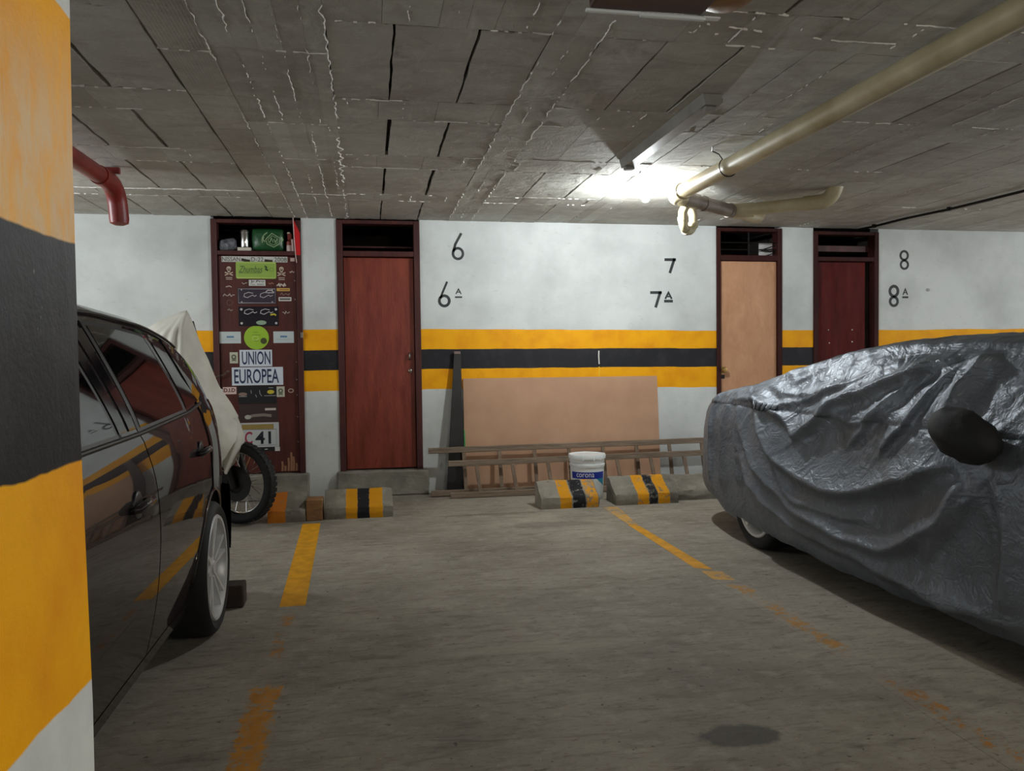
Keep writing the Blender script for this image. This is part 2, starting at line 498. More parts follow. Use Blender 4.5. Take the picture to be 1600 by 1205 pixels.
def ribbon(bm, pts, w, y, closed=False, depth=0.0015, taper=None):
    """A painted stroke in the x-z plane facing -y."""
    P = [Vector((a, b)) for a, b in pts]
    n = len(P)
    L, Rr = [], []
    for i in range(n):
        a = P[(i - 1) % n] if (closed or i > 0) else P[i]
        b = P[(i + 1) % n] if (closed or i < n - 1) else P[i]
        t = (b - a).normalized()
        nn = Vector((-t.y, t.x))
        # mitre
        if 0 < i < n - 1 or closed:
            t1 = (P[i] - P[(i - 1) % n]).normalized()
            sc = 1 / max(0.45, abs(nn.dot(Vector((-t1.y, t1.x)))))
        else:
            sc = 1
        hw = w / 2 * sc
        L.append(P[i] + nn * hw); Rr.append(P[i] - nn * hw)
    def V(q, yy): return bm.verts.new((q.x, yy, q.y))
    lf = [V(q, y - depth) for q in L]; rf = [V(q, y - depth) for q in Rr]
    lb = [V(q, y) for q in L]; rb = [V(q, y) for q in Rr]
    rng = range(n if closed else n - 1)
    for i in rng:
        j = (i + 1) % n
        bm.faces.new((lf[i], lf[j], rf[j], rf[i]))
        bm.faces.new((lf[i], lf[j], lb[j], lb[i]))
        bm.faces.new((rf[i], rf[j], rb[j], rb[i]))
    if not closed:
        bm.faces.new((lf[0], rf[0], rb[0], lb[0])); bm.faces.new((lf[-1], rf[-1], rb[-1], lb[-1]))

def circ(cx, cz, r, n=28, rz=None, a0=0, a1=2 * math.pi, full=True):
    rz = rz or r
    return [(cx + r * math.cos(a0 + (a1 - a0) * k / (n if full else n - 1)), cz + rz * math.sin(a0 + (a1 - a0) * k / (n if full else n - 1))) for k in range(n)]

def plate(bm, x0, x1, z0, z1, y, t=0.002, rad=0.0, bow=0.0):
    """Thin rectangular sheet standing on a wall (front at y-t)."""
    if rad:
        pts = []
        for cx, cz, a in ((x1 - rad, z0 + rad, -90), (x1 - rad, z1 - rad, 0), (x0 + rad, z1 - rad, 90), (x0 + rad, z0 + rad, 180)):
            pts += [(cx + rad * math.cos(math.radians(a + q)), cz + rad * math.sin(math.radians(a + q))) for q in (0, 30, 60, 90)]
    else:
        pts = [(x0, z0), (x1, z0), (x1, z1), (x0, z1)]
    a = [bm.verts.new((p, y, q)) for p, q in pts]
    b = [bm.verts.new((p, y - t, q)) for p, q in pts]
    bm.faces.new(a); bm.faces.new(b)
    for i in range(len(a)):
        j = (i + 1) % len(a)
        bm.faces.new((a[i], a[j], b[j], b[i]))

def disc(bm, cx, cz, r, y, t=0.002, n=32, rz=None):
    pts = circ(cx, cz, r, n, rz)
    a = [bm.verts.new((p, y, q)) for p, q in pts]
    b = [bm.verts.new((p, y - t, q)) for p, q in pts]
    bm.faces.new(a); bm.faces.new(b)
    for i in range(n):
        j = (i + 1) % n
        bm.faces.new((a[i], a[j], b[j], b[i]))

def text_verts(s, x0, x1, z0, z1, y, bold=0.0, shear=0.0):
    """Lettering fitted to a box on a wall facing -y; returns a bmesh."""
    cu = bpy.data.curves.new('txt', 'FONT')
    cu.body = s
    cu.size = 1.0
    cu.extrude = 0.0
    cu.offset = bold
    cu.shear = shear
    cu.resolution_u = 3
    to = bpy.data.objects.new('txt', cu)
    COL.objects.link(to)
    bpy.context.view_layer.update()
    dg = bpy.context.evaluated_depsgraph_get()
    me = bpy.data.meshes.new_from_object(to.evaluated_get(dg))
    bm = BM()
    bm.from_mesh(me)
    bpy.data.objects.remove(to); bpy.data.curves.remove(cu); bpy.data.meshes.remove(me)
    xs = [v.co.x for v in bm.verts]; ys = [v.co.y for v in bm.verts]
    ax, bx, ay, by = min(xs), max(xs), min(ys), max(ys)
    for v in bm.verts:
        v.co = Vector((x0 + (v.co.x - ax) / (bx - ax) * (x1 - x0), y, z0 + (v.co.y - ay) / (by - ay) * (z1 - z0)))
    return bm

def dup(root, loc, label=None, group=None):
    r = root.copy(); COL.objects.link(r); r.location = loc
    if label: r['label'] = label
    if group: r['group'] = group
    def rec(o, p):
        for ch in list(o.children):
            c = ch.copy(); COL.objects.link(c); c.parent = p
            rec(ch, c)
    rec(root, r)
    return r

# ------------------------------------------------------------------ the floor and its painted lines
bm = BM()
box(bm, -6.0, 9.5, -5.0, 8.6, F - 0.2, F)
floor = structure('floor', bm, MAT['floor'])
ypaint, opaint = S(226, 160, 22), S(176, 116, 40)
L_full = mat_line('lane_paint_full', ypaint, 0.14, 0.05)
L_mid = mat_line('lane_paint_rubbed', S(206, 156, 70), 0.60, 0.10)
L_faint = mat_line('lane_paint_faint', S(182, 124, 54), 0.72, 0.35)
L_near = mat_line('lane_paint_near', S(200, 136, 44), 0.56, 0.22)
def lane(pts, mat):
    bm = BM()
    lo = [bm.verts.new((x, y, F)) for x, y in pts]
    hi = [bm.verts.new((x, y, F + 0.0012)) for x, y in pts]
    bm.faces.new(hi)
    for i in range(4):
        bm.faces.new((lo[i], lo[(i + 1) % 4], hi[(i + 1) % 4], hi[i]))
    structure('lane_line', bm, mat, floor)
lane([(-.475, 4.12), (-.345, 4.12), (-.395, 6.22), (-.53, 6.22)], L_full)
lane([(-.485, 3.15), (-.345, 3.15), (-.345, 4.12), (-.475, 4.12)], L_faint)
lane([(-.485, 1.6), (-.335, 1.6), (-.345, 3.15), (-.485, 3.15)], L_near)
lane([(1.885, 5.62), (1.955, 5.55), (2.03, 6.30), (1.905, 6.34)], L_mid)
lane([(1.875, 4.36), (1.965, 4.30), (1.955, 5.54), (1.885, 5.61)], L_full)
lane([(1.875, 4.10), (2.005, 4.06), (2.005, 4.24), (1.88, 4.30)], L_mid)
lane([(1.885, 2.9), (2.03, 2.9), (2.01, 4.06), (1.875, 4.10)], mat_line('lane_paint_rust', S(190, 138, 66), 0.655, 0.32))
lane([(1.86, 1.2), (2.04, 1.2), (2.03, 2.9), (1.885, 2.9)], L_faint)

# ------------------------------------------------------------------ walls
OPEN = [(-1.37, -.59), (-.28, .48), (3.43, 4.14), (4.49, 5.23)]      # door openings in the back wall
bm = BM()
xs = [-6.0] + [q for o in OPEN for q in o] + [9.5]
for a, b in zip(xs[0::2], xs[1::2]):
    box(bm, a, b, D, D + 0.14, F, HC + 0.1)
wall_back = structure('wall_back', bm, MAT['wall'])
bm = BM(); box(bm, -6.15, 9.65, -5.15, -5.0, F, HC + 0.1); structure('wall_front', bm, MAT['plain_wall'])
# closets behind the doors
for i, (a, b) in enumerate(OPEN):
    bm = BM()
    box(bm, a - .12, b + .12, 8.3, 8.36, F, HC + .1)
    box(bm, a - .18, a - .12, D + .14, 8.36, F, HC + .1)
    box(bm, b + .12, b + .18, D + .14, 8.36, F, HC + .1)
    structure('wall_closet', bm, MAT['dark_in'])
# concrete sills under the first two doors
def rough_block(bm, x0, x1, y0, y1, z0, z1, amp=0.008, cuts=6, bev=0.012):
    box(bm, x0, x1, y0, y1, z0, z1, bev)
    bmesh.ops.subdivide_edges(bm, edges=[e for e in bm.edges if e.calc_length() > 0.07], cuts=cuts, use_grid_fill=True)
    for v in bm.verts:
        n = noise.noise_vector(v.co * 9)
        k = noise.noise_vector(v.co * 30)
        v.co += Vector((n.x, n.y, n.z if v.co.z > z0 + .01 else 0)) * amp + Vector((k.x, k.y, 0)) * amp * .4
bm = BM(); rough_block(bm, -1.41, -.56, 7.33, 7.56, F, .265); structure('trim_1', bm, MAT['sill'])
bm = BM(); rough_block(bm, -.31, .53, 7.33, 7.56, F, .262); structure('trim_2', bm, MAT['sill'])
bm = BM(); rough_block(bm, 3.40, 4.17, 7.34, 7.56, F, .262); structure('trim_3', bm, MAT['sill'])
bm = BM(); rough_block(bm, 4.46, 5.26, 7.34, 7.56, F, .262); structure('trim_4', bm, MAT['sill'])

# pillar at the left edge
bm = BM()
box(bm, -.62, -.25, .28, .75, F, HC + .05, 0.006, 2)
bmesh.ops.subdivide_edges(bm, edges=[e for e in bm.edges if e.calc_length() > 0.3], cuts=10, use_grid_fill=True)
for v in bm.verts:
    k = noise.noise_vector(v.co * 7)
    v.co += Vector((k.x, k.y, 0)) * .0035
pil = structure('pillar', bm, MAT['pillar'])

# painted numbers on the back wall
YW = D
def number(strokes, loops, w):
    bm = BM()
    for s in strokes:
        ribbon(bm, s[0], s[1] if len(s) > 1 else w, YW)
    for l in loops:
        ribbon(bm, l[0], l[1] if len(l) > 1 else w, YW, closed=True)
    structure('painted_number', bm, MAT['paintblack'], wall_back)
number([([(.872, 2.473), (.815, 2.37), (.795, 2.30)],)], [(circ(.838, 2.282, .047, 28, .05),)], .024)                    # 6
number([([(.732, 2.018), (.685, 1.91), (.667, 1.86)], .02)], [(circ(.703, 1.838, .047, 28, .048), .026)], .024)           # 6
def letter_a(cx, z0, z1, hw, w, bar=True, uz=None):
    s = [([(cx - hw, z0), (cx, z1), (cx + hw, z0)], w), ([(cx - hw * .55, z0 + (z1 - z0) * .38), (cx + hw * .55, z0 + (z1 - z0) * .38)], w * .8)]
    if uz is not None:
        s.append(([(cx - hw * 1.35, uz), (cx + hw * 1.35, uz)], w * 1.5))
    return s
number(letter_a(.838, 1.902, 1.95, .025, .010, uz=1.873), [], .01)
number([([(2.885, 2.247), (3.005, 2.247)], .028), ([(2.99, 2.26), (2.94, 2.115)], .028)], [], .024)                        # 7
number([([(2.735, 1.922), (2.855, 1.922)], .028), ([(2.842, 1.935), (2.79, 1.775)], .028)], [], .024)                      # 7
number(letter_a(2.925, 1.86, 1.922, .034, .018, uz=1.838), [], .01)
number([], [(circ(5.53, 2.318, .043, 28, .045),), (circ(5.533, 2.222, .042, 28, .043),)], .023)                            # 8
number([], [(circ(5.412, 1.945, .047, 28, .052), .030), (circ(5.412, 1.838, .044, 28, .045), .028)], .024)                 # 8
number(letter_a(5.545, 1.908, 1.968, .026, .013, uz=1.882), [], .01)
# white plaster drip over the black stripe
bm = BM(); ribbon(bm, [(2.205, 1.355), (2.203, 1.30), (2.207, 1.225)], .011, YW, depth=.003); structure('plaster_drip', bm, MAT['mortar'], wall_back)
bm = BM(); ribbon(bm, [(2.207, 1.2), (2.212, 1.16), (2.205, 1.12), (2.21, 1.09)], .008, YW, depth=.002); structure('plaster_drip', bm, flat('bright_yellow_drip', 250, 200, 60), wall_back)

# ------------------------------------------------------------------ the ceiling of clay blocks between concrete ribs
bm = BM()
box(bm, -6.15, 9.65, -5.15, 8.6, HC + .028, HC + .2)
ceiling = structure('ceiling', bm, MAT['joint'])
bm = BM()
box(bm, -6.15, 9.65, -5.15, 1.93, HC, HC + .03); box(bm, 6.7, 9.65, 1.93, 7.4, HC, HC + .03); box(bm, -6.15, -3.55, 1.93, 7.4, HC, HC + .03)
structure('plain_slab', bm, MAT['ceil'], ceiling)
def unit_tile(seed, jag=0.012, dish=0.0, lip=.99):
    """Ragged-edged slab piece of unit size, underside at z=0, 0.03 thick."""
    rnd = random.Random(seed)
    bm = BM()
    n = 9
    pts = []
    for side in range(4):
        for k in range(n):
            t = k / n - .5
            j = rnd.uniform(-jag, jag * .3) * .5
            p = [(t, -.5 - j), (.5 + j, t), (-t, .5 + j), (-.5 - j, -t)][side]
            pts.append(p)
    lo = [bm.verts.new((x * lip, y * lip, .0)) for x, y in pts]
    mid = [bm.verts.new((x, y, .004)) for x, y in pts]
    hi = [bm.verts.new((x, y, .03)) for x, y in pts]
    inn = [bm.verts.new((x * .8, y * .8, dish)) for x, y in pts]
    N = len(pts)
    bm.faces.new(list(reversed(inn)))
    for i in range(N):
        j = (i + 1) % N
        bm.faces.new((inn[i], inn[j], lo[j], lo[i]))
        bm.faces.new((lo[i], lo[j], mid[j], mid[i]))
        bm.faces.new((mid[i], mid[j], hi[j], hi[i]))
    bmesh.ops.recalc_face_normals(bm, faces=bm.faces[:])
    me = bpy.data.meshes.new('ceiling_piece')
    bm.to_mesh(me); bm.free()
    return me
tiles = [unit_tile(i, 0.042, -.0004 + .0005 * (i % 3)) for i in range(6)]
tight = [unit_tile(40 + i, 0.0, 0.0, .998) for i in range(3)]
ribt = [unit_tile(20 + i, 0.004) for i in range(3)]
for me in tiles + tight: me.materials.append(MAT['ceil'])
for me in ribt: me.materials.append(MAT['ceil_rib'])
rc = random.Random(3)
def piece(name, x0, x1, y0, y1, gap=(.002, .002, .002, .002), dz=0.0, me=None, tilt=0.0):
    o = bpy.data.objects.new(name, me or rc.choice(tiles))
    COL.objects.link(o)
    o.parent = ceiling
    ax, bx, ay, by = x0 + gap[0], x1 - gap[1], y0 + gap[2], y1 - gap[3]
    o.location = ((ax + bx) / 2, (ay + by) / 2, HC + dz)
    o.scale = (bx - ax, by - ay, 1)
    o.rotation_euler = (rc.uniform(-tilt, tilt), rc.uniform(-tilt, tilt), 0)
    return o
ROWS = [(1.95, 2.82), (3.12, 4.03), (4.34, 5.10), (5.42, 6.28), (6.52, 7.395)]
STRIPS = [(2.82, 3.12), (4.03, 4.34), (5.10, 5.42), (6.28, 6.52)]
ZONES = [[-3.5, -3.16, -2.82, -2.48], [-2.19, -1.85, -1.51, -1.18, -.84], [-.15, .12, .46, .75], [.96, 1.24, 1.58, 1.90],
         [2.10, 2.46, 2.91, 3.10], [3.30, 3.55, 3.95, 4.27], [4.47, 4.80, 5.14, 5.48], [5.68, 6.02, 6.36, 6.70]]
OPENJ = {(4, 1, 2): .016, (5, 2, 1): .013, (5, 1, 2): .010, (6, 2, 1): .009, (2, 2, 1): .020, (2, 3, 1): .014}     # (zone, row, block): the widest open joints
def jitter(a=.006): return rc.uniform(-a, a)
for zi, zx in enumerate(ZONES):
    for ri, (y0, y1) in enumerate(ROWS):
        for a, b in zip(zx, zx[1:]):
            dark = zi < 2 or (zi, ri, zx.index(a)) in OPENJ or rc.random() < (.85 if zi in (2, 3) else .22)
            g = rc.uniform(.005, .011) if dark else .0005
            if zi in (2, 3) and ri in (2, 3):
                g = rc.uniform(.008, .013)
            first, last = a == zx[0], b == zx[-1]
            flush = rc.random() < .5
            if (zi, ri, zx.index(a)) in OPENJ: g, flush = OPENJ[zi, ri, zx.index(a)], False
            if not dark:
                piece('ceiling_block', a, b, y0, y1, (0, 0, 0, 0), rc.uniform(-.0012, .0008), rc.choice(tight), tilt=.001)
                continue
            piece('ceiling_block', a, b, y0 + jitter(), y1 + jitter(), (0.001 if first else (g if not flush else g * .35), .001 if last else g * .5, .001, .001),
                  rc.uniform(-.0025, .0015) if zi < 2 else rc.uniform(-.0012, .0008), tilt=.004 if zi < 2 else .0022)
    for (y0, y1) in STRIPS:
        x = zx[0]
        while x < zx[-1] - .02:
            w = rc.choice((.11, .17, .22, .3))
            e = min(zx[-1], x + w)
            if zx[-1] - e < .07: e = zx[-1]
            piece('ceiling_strip', x, e, y0 - .004, y1 + .004, (.0005, .0005, .0005, .0005), rc.uniform(-.0008, .001), rc.choice(tight), tilt=.001)
            x = e
# concrete rib strips running away from the camera
RIBS = [(-2.48, -2.19, 2), (.75, .96, 2), (1.90, 2.10, 2), (3.10, 3.30, 2), (4.27, 4.47, 2), (5.48, 5.68, 2)]
yc = [1.95, 3.12, 4.34, 5.26, 6.40, 7.395]
for x0, x1, n in RIBS:
    for y0, y1 in zip(yc, yc[1:]):
        xm = x0 + (x1 - x0) * rc.uniform(.42, .52)
        piece('ceiling_plank', x0, xm, y0, y1, (0, 0, 0, 0), rc.uniform(-.002, 0), rc.choice(tight))
        piece('ceiling_plank', xm, x1, y0, y1, (0, 0, 0, 0), rc.uniform(-.002, 0), rc.choice(tight))
py = [1.95, 3.45, 4.48, 5.25, 6.33, 7.395]
for i, (y0, y1) in enumerate(zip(py, py[1:])):
    px = [-.52, -.425, -.33, -.23, -.15] if i % 2 == 0 else [-.52, -.40, -.29, -.22, -.15]
    for a, b in zip(px, px[1:]):
        piece('ceiling_plank', a, b, y0, y1, (0, 0, 0, 0), rc.uniform(-.003, 0), rc.choice(tight))
    piece('ceiling_plank', -.63, -.52, y0, y1, (0, 0, 0, 0), rc.uniform(-.002, .001), rc.choice(tight))
ry = [1.95, 2.82, 3.50, 4.07, 4.64, 5.20, 5.75, 6.32, 6.9, 7.395]
for y0, y1 in zip(ry, ry[1:]):
    piece('ribbed_tile', -.84, -.63, y0, y1, (.006, .001, .002, .002), rc.uniform(-.004, 0), me=rc.choice(ribt), tilt=.003)

# squeezed-out mortar: pale ragged seams
bm = BM()
def seam(x0, y0, x1, y1, w=.006, dens=.75, seg=.014, seed=0, amp=.006):
    r = random.Random(seed + int(x0 * 1000) + int(y0 * 77))
    L = math.hypot(x1 - x0, y1 - y0)
    n = max(2, int(L / seg))
    tx, ty = (x1 - x0) / L, (y1 - y0) / L
    on = True
    prev = None
    for i in range(n + 1):
        t = i / n
        off = amp * noise.noise(Vector((x0 * 5 + t * L * 14, y0 * 5, 3.1))) * 2 + r.uniform(-.0015, .0015)
        hw = w * r.uniform(.15, .85)
        cx, cy = x0 + (x1 - x0) * t - ty * off, y0 + (y1 - y0) * t + tx * off
        gate = noise.noise(Vector((x0 * 9 + t * L * 3.0, y0 * 3, 9.7))) + r.uniform(-.38, .38)
        on = gate > (.35 - dens)
        z = HC - r.uniform(.003, .007)
        cur = [bm.verts.new((cx - ty * -hw, cy + tx * -hw, HC + .004)), bm.verts.new((cx, cy, z)), bm.verts.new((cx + -ty * hw, cy + tx * hw, HC + .004))] if on else None
        if cur and prev:
            bm.faces.new((prev[0], cur[0], cur[1], prev[1])); bm.faces.new((prev[1], cur[1], cur[2], prev[2]))
        prev = cur
for x in (-.52, -.63): seam(x, 2.4, x - .01, 7.38, .010 if x == -.52 else .006, .55)
seam(-.15, 2.6, -.15, 4.4, .008, .6, amp=.010); seam(-.15, 4.4, -.18, 7.38, .011, .75, amp=.016)
for x in (-.425, -.33, -.23): seam(x, 2.0, x - .01, 4.45, .006, .3 if x != -.33 else .55); seam(x + .03, 4.5, x + .02, 7.3, .006, .3 if x != -.33 else .7)
for x in (.75, .96): seam(x, 2.7, x, 7.3, .008, .5, amp=.008)
seam(.85, 3.2, .85, 7.2, .005, .35)
for x in (1.9, 2.1, 3.1, 3.3, 4.27, 4.47): seam(x, 2.2, x, 7.3, .005, .12)
for ri, (y0, y1) in enumerate(STRIPS):
    for zi, zx in enumerate(ZONES[1:7]):
        if zi in (0, 1, 2):
            seam(zx[0], y0 if ri < 3 else y0 + .01, zx[-1], y0 - .01, .008, .55 if ri != 1 else .4)
            seam(zx[0], y1, zx[-1], y1 + .005, .006, .3)
        else:
            seam(zx[0], y0, zx[-1], y0, .006, .15)
        for q in range(4):
            xx = zx[0] + (zx[-1] - zx[0]) * (q + .5 + random.uniform(-.3, .3)) / 4
            seam(xx, y0 + .03, xx, y1 - .03, .006, .35 if zi < 3 else .1)
for y in py[1:-1]: seam(-.52, y, -.15, y + .01, .009, .5)
for y in ry[2:-1:1]: seam(-.84, y, -.63, y + .005, .005, .45)
seam(1.0, 2.9, 2.0, 3.02, .012, .6); seam(1.2, 3.02, 2.2, 3.0, .010, .5)
mo = structure('mortar_seam', bm, MAT['mortar'], ceiling)
mo['kind'] = 'stuff'

# ------------------------------------------------------------------ doors
def door_thing(n, label):
    a, b = OPEN[n - 1]
    t = bpy.data.objects.new('door_%d' % n, None)
    COL.objects.link(t)
    t.location = ((a + b) / 2, D + .05, .265)
    t['kind'] = 'structure'; t['label'] = label
    return t
def frame_parts(t, a, b, zb, zt, cross0, cross1, mat, jw=.055, topw=.035, y0=D - .015, y1=D + .11):
    for x0, x1 in ((a, a + jw), (b - jw, b)):
        bm = BM(); box(bm, x0, x1, y0, y1, zb, zt, .005); obj('door_jamb', bm, mat, t)
    bm = BM(); box(bm, a + jw, b - jw, y0 + .004, y1, zt - topw, zt, .004); obj('head_rail', bm, mat, t)
    bm = BM(); box(bm, a + jw, b - jw, y0 + .004, y1, cross0, cross1, .004); obj('transom_rail', bm, mat, t)

# door 2 (bay 6)
t = door_thing(2, 'red-brown varnished closet door beside the painted number 6')
frame_parts(t, -.28, .48, .262, 2.578, 2.245, 2.295, MAT['frame'])
bm = BM(); box(bm, -.222, .422, D + .035, D + .075, .275, 2.238, .004)
leaf = obj('door_leaf', bm, MAT['door'], t)
bm = BM(); tube(bm, [(.372, D + .035, 1.35), (.372, D + .005, 1.345), (.372, D + .003, 1.30), (.372, D + .035, 1.295)], .008, 8); obj('pull_handle', bm, MAT['metal'], t, True)
bm = BM(); lathe(bm, [(0, 0), (.018, 0), (.018, .008), (.012, .012), (0, .012)], (.378, D + .035, 1.185), (0, -1, 0), 16); obj('lock_cylinder', bm, MAT['metal'], t, True, auto=40)
bm = BM(); box(bm, -.225, .425, D + .25, D + .5, 2.36, 2.375); obj('shelf_board', bm, MAT['frame'], t)

# door 3 (bay 7): raw plywood leaf, barred transom
t = door_thing(3, 'pale plywood closet door with barred transom beside the painted number 7')
frame_parts(t, 3.43, 4.14, .262, 2.572, 2.245, 2.30, MAT['frame_dark'], .045)
bm = BM(); box(bm, 3.478, 4.092, D + .02, D + .055, .275, 2.24, .003); obj('door_leaf', bm, MAT['ply'], t)
bm = BM(); lathe(bm, [(0, 0), (.034, 0), (.034, .005), (.013, .010), (.013, .035), (.026, .045), (.03, .058), (.024, .07), (0, .074)], (3.50, D + .02, 1.15), (0, -1, 0), 20)
obj('door_knob', bm, MAT['brass'], t, True, auto=40)
bm = BM(); box(bm, 3.483, 3.525, D + .014, D + .02, 1.06, 1.10, .002); obj('latch_plate', bm, MAT['dark_metal'], t)
for z in (2.36, 2.43):
    bm = BM(); tube(bm, [(3.475, D + .03, z), (4.095, D + .03, z + .004)], .006, 6); obj('transom_bar', bm, MAT['dark_metal'], t)
bm = BM(); tube(bm, [(3.80, D + .04, 2.30), (3.80, D + .04, 2.54)], .008, 6); obj('transom_bar', bm, MAT['dark_metal'], t)
for p, q in (((3.94, 2.36), (4.10, 2.41)), ((3.95, 2.355), (4.10, 2.35)), ((3.98, 2.30), (4.10, 2.335))):
    bm = BM(); tube(bm, [(p[0], D + .055, p[1]), (q[0], D + .05, q[1])], .006, 6); obj('transom_bar', bm, MAT['dark_metal'], t)
bm = BM(); box(bm, 3.945, 4.092, D + .10, D + .11, 2.30, 2.44); obj('pale_board', bm, flat('pale_board', 206, 204, 202), t)  # added panel standing in for the lit patch behind the bars

# door 4 (bay 8)
t = door_thing(4, 'dark red closet door standing slightly ajar beside the painted number 8')
frame_parts(t, 4.49, 5.23, .262, 2.555, 2.25, 2.295, MAT['frame_dark'], .05)
bm = BM(); box(bm, 4.545, 5.10, D + .03, D + .07, .275, 2.245, .004); obj('door_leaf', bm, MAT['door_dark'], t)
bm = BM(); box(bm, 5.10, 5.178, D + .085, D + .11, .275, 2.245); obj('door_stop', bm, MAT['dark_in'], t)  # dark strip stands in for the shade in the gap beside the leaf
for x, z in ((4.68, 1.545), (4.95, 1.545), (4.69, 1.41), (4.95, 1.42)):
    bm = BM(); lathe(bm, [(0, 0), (.008, 0), (.006, .004), (0, .005)], (x, D + .03, z), (0, -1, 0), 8); obj('screw_head', bm, MAT['metal'], t)
bm = BM(); box(bm, 4.545, 5.175, D + .08, D + .30, 2.36, 2.42); obj('shelf_board', bm, MAT['frame'], t)

# door 1: the sticker door
t1 = door_thing(1, 'brown closet door covered in stickers and number plates behind the motorcycle')
frame_parts(t1, -1.37, -.59, .265, 2.565, 2.245, 2.285, MAT['frame'], .05)
bm = BM(); box(bm, -1.318, -.642, D + .01, D + .05, .275, 2.24, .004); obj('door_leaf', bm, MAT['door_sticker'], t1)
YD = D + .01
bm = BM()
for k, (x, h) in enumerate(((-.80, .09), (-.775, .05), (-.745, .12), (-.72, .17), (-.70, .13), (-.675, .07))):
    ribbon(bm, [(x, .285), (x + .004, .285 + h * .6), (x + .001, .285 + h)], .018, YD, depth=.001)
obj('bare_wood_patch', bm, flat('bare_wood', 156, 112, 84), t1)

def sticker(x0, x1, z0, z1, col, name='sticker', rad=0, t=.002, label=None, rough=.45, mat=None):
    bm = BM(); plate(bm, x0, x1, z0, z1, YD, t, rad)
    o = obj(name, bm, mat or flat('print_%d_%d_%d' % col, *col, rough), t1)
    if label: o['label'] = label
    return o
def lettering(par, s, x0, x1, z0, z1, col, y=YD - .0028, bold=0.0, shear=0.0):
    bm = text_verts(s, x0, x1, z0, z1, y, bold, shear)
    return obj('lettering', bm, flat('ink_%d_%d_%d' % col, *col), par)
def strokes(par, paths, w, col, y=YD - .0015, name='print', closed=False):
    bm = BM()
    for p in paths:
        ribbon(bm, p, w, y, closed=closed, depth=.001)
    return obj(name, bm, flat('ink_%d_%d_%d' % col, *col), par)
INK = (40, 42, 60)
o = sticker(-1.285, -.715, 2.185, 2.235, (206, 206, 200), label='torn white lettered strip at the top of the door')
lettering(o, 'NISSAN', -1.280, -1.125, 2.191, 2.229, (60, 60, 64))
lettering(o, 'D-22', -1.03, -.925, 2.191, 2.229, (60, 60, 64))
lettering(o, '2008', -.83, -.722, 2.191, 2.229, (60, 60, 64))
strokes(o, [[(-1.115, 2.207), (-1.07, 2.197), (-1.04, 2.193)], [(-.915, 2.20), (-.87, 2.195), (-.845, 2.193)]], .024, (52, 38, 28), YD - .0022, 'torn_patch')
sticker(-.69, -.652, 2.195, 2.225, (222, 196, 190))
o = sticker(-1.165, -.815, 2.035, 2.188, (150, 180, 80), 'number_plate', .015, .004, 'lime green embossed number plate')
strokes(o, [[(-1.155, 2.045), (-.825, 2.045), (-.825, 2.178), (-1.155, 2.178)]], .004, (196, 212, 120), YD - .004, 'plate_rim', True)
lettering(o, 'Zhumbas', -1.14, -.935, 2.09, 2.15, (70, 96, 60), YD - .0048, .0, .3)
strokes(o, [[(-1.14, 2.085), (-.95, 2.085)]], .004, (90, 120, 66), YD - .004)
strokes(o, [[(-.915, 2.15), (-.90, 2.14), (-.905, 2.12), (-.885, 2.11)]], .014, (50, 80, 40), YD - .004)
strokes(o, [circ(-.855, 2.118, .016, 14)], .004, (110, 140, 70), YD - .004, 'print', True)
o = sticker(-1.055, -.912, 1.972, 2.025, (214, 216, 210))
lettering(o, 'Jr.Pro', -1.04, -.922, 1.997, 2.021, (50, 52, 56), bold=.02)
lettering(o, 'No. 8888', -1.04, -.925, 1.978, 1.992, (90, 90, 92))
for x in (-1.225, -.77):   # skull stickers
    bm = BM(); disc(bm, x, 2.125, .020, YD, .001, 16); disc(bm, x, 2.105, .013, YD, .001, 12)
    o = obj('sticker', bm, flat('print_bone', 206, 186, 166), t1)
    strokes(o, [[(x - .035, 2.092), (x + .035, 2.065)], [(x + .035, 2.092), (x - .035, 2.065)]], .009, (206, 186, 166))
    strokes(o, [[(x - .027, 2.045), (x + .027, 2.045)], [(x - .025, 2.03), (x + .028, 2.03)]], .007, (186, 170, 156))
    strokes(o, [circ(x - .008, 2.124, .003, 8), circ(x + .008, 2.124, .003, 8)], .004, (40, 26, 22), YD - .0012, 'print', True)
def scribble(x0, x1, z0, z1, n, col, w=.005, y=YD, seed=1):
    r = random.Random(seed)
    pts = []
    for i in range(n):
        f = i / (n - 1)
        pts.append((x0 + (x1 - x0) * f, (z0 + z1) / 2 + (z1 - z0) * .5 * math.sin(i * 2.4 + seed) * r.uniform(.5, 1)))
    return strokes(t1, [pts], w, col, y, 'sticker')
scribble(-.70, -.655, 2.09, 2.11, 5, (200, 186, 176), .006, seed=3)
scribble(-1.255, -1.205, 1.955, 1.975, 4, (186, 172, 160), .008, seed=4)
scribble(-1.28, -1.18, 1.875, 1.90, 8, (176, 164, 156), .007, seed=5)
strokes(t1, [circ(-1.225, 1.82, .025, 18)], .003, (120, 96, 88), YD, 'sticker', True)
scribble(-1.245, -1.20, 1.745, 1.765, 4, (160, 146, 138), .006, seed=6)
scribble(-1.115, -1.07, 1.985, 2.005, 4, (190, 178, 166), .005, seed=8)
scribble(-.885, -.84, 1.985, 2.005, 4, (170, 120, 104), .006, seed=9)
scribble(-.815, -.735, 1.965, 1.995, 9, (196, 186, 174), .011, seed=10)
o = sticker(-.815, -.70, 1.925, 1.952, (206, 166, 84), label='small amber sticker')
strokes(o, [[(-.79, 1.938), (-.71, 1.938)]], .006, (120, 80, 40), YD - .002)
scribble(-.785, -.70, 1.885, 1.91, 7, (150, 130, 124), .005, seed=12)
o = sticker(-.80, -.688, 1.835, 1.870, (218, 214, 210), rad=.004)
strokes(o, [[(-.79, 1.853), (-.697, 1.853)]], .016, (96, 92, 92), YD - .002)
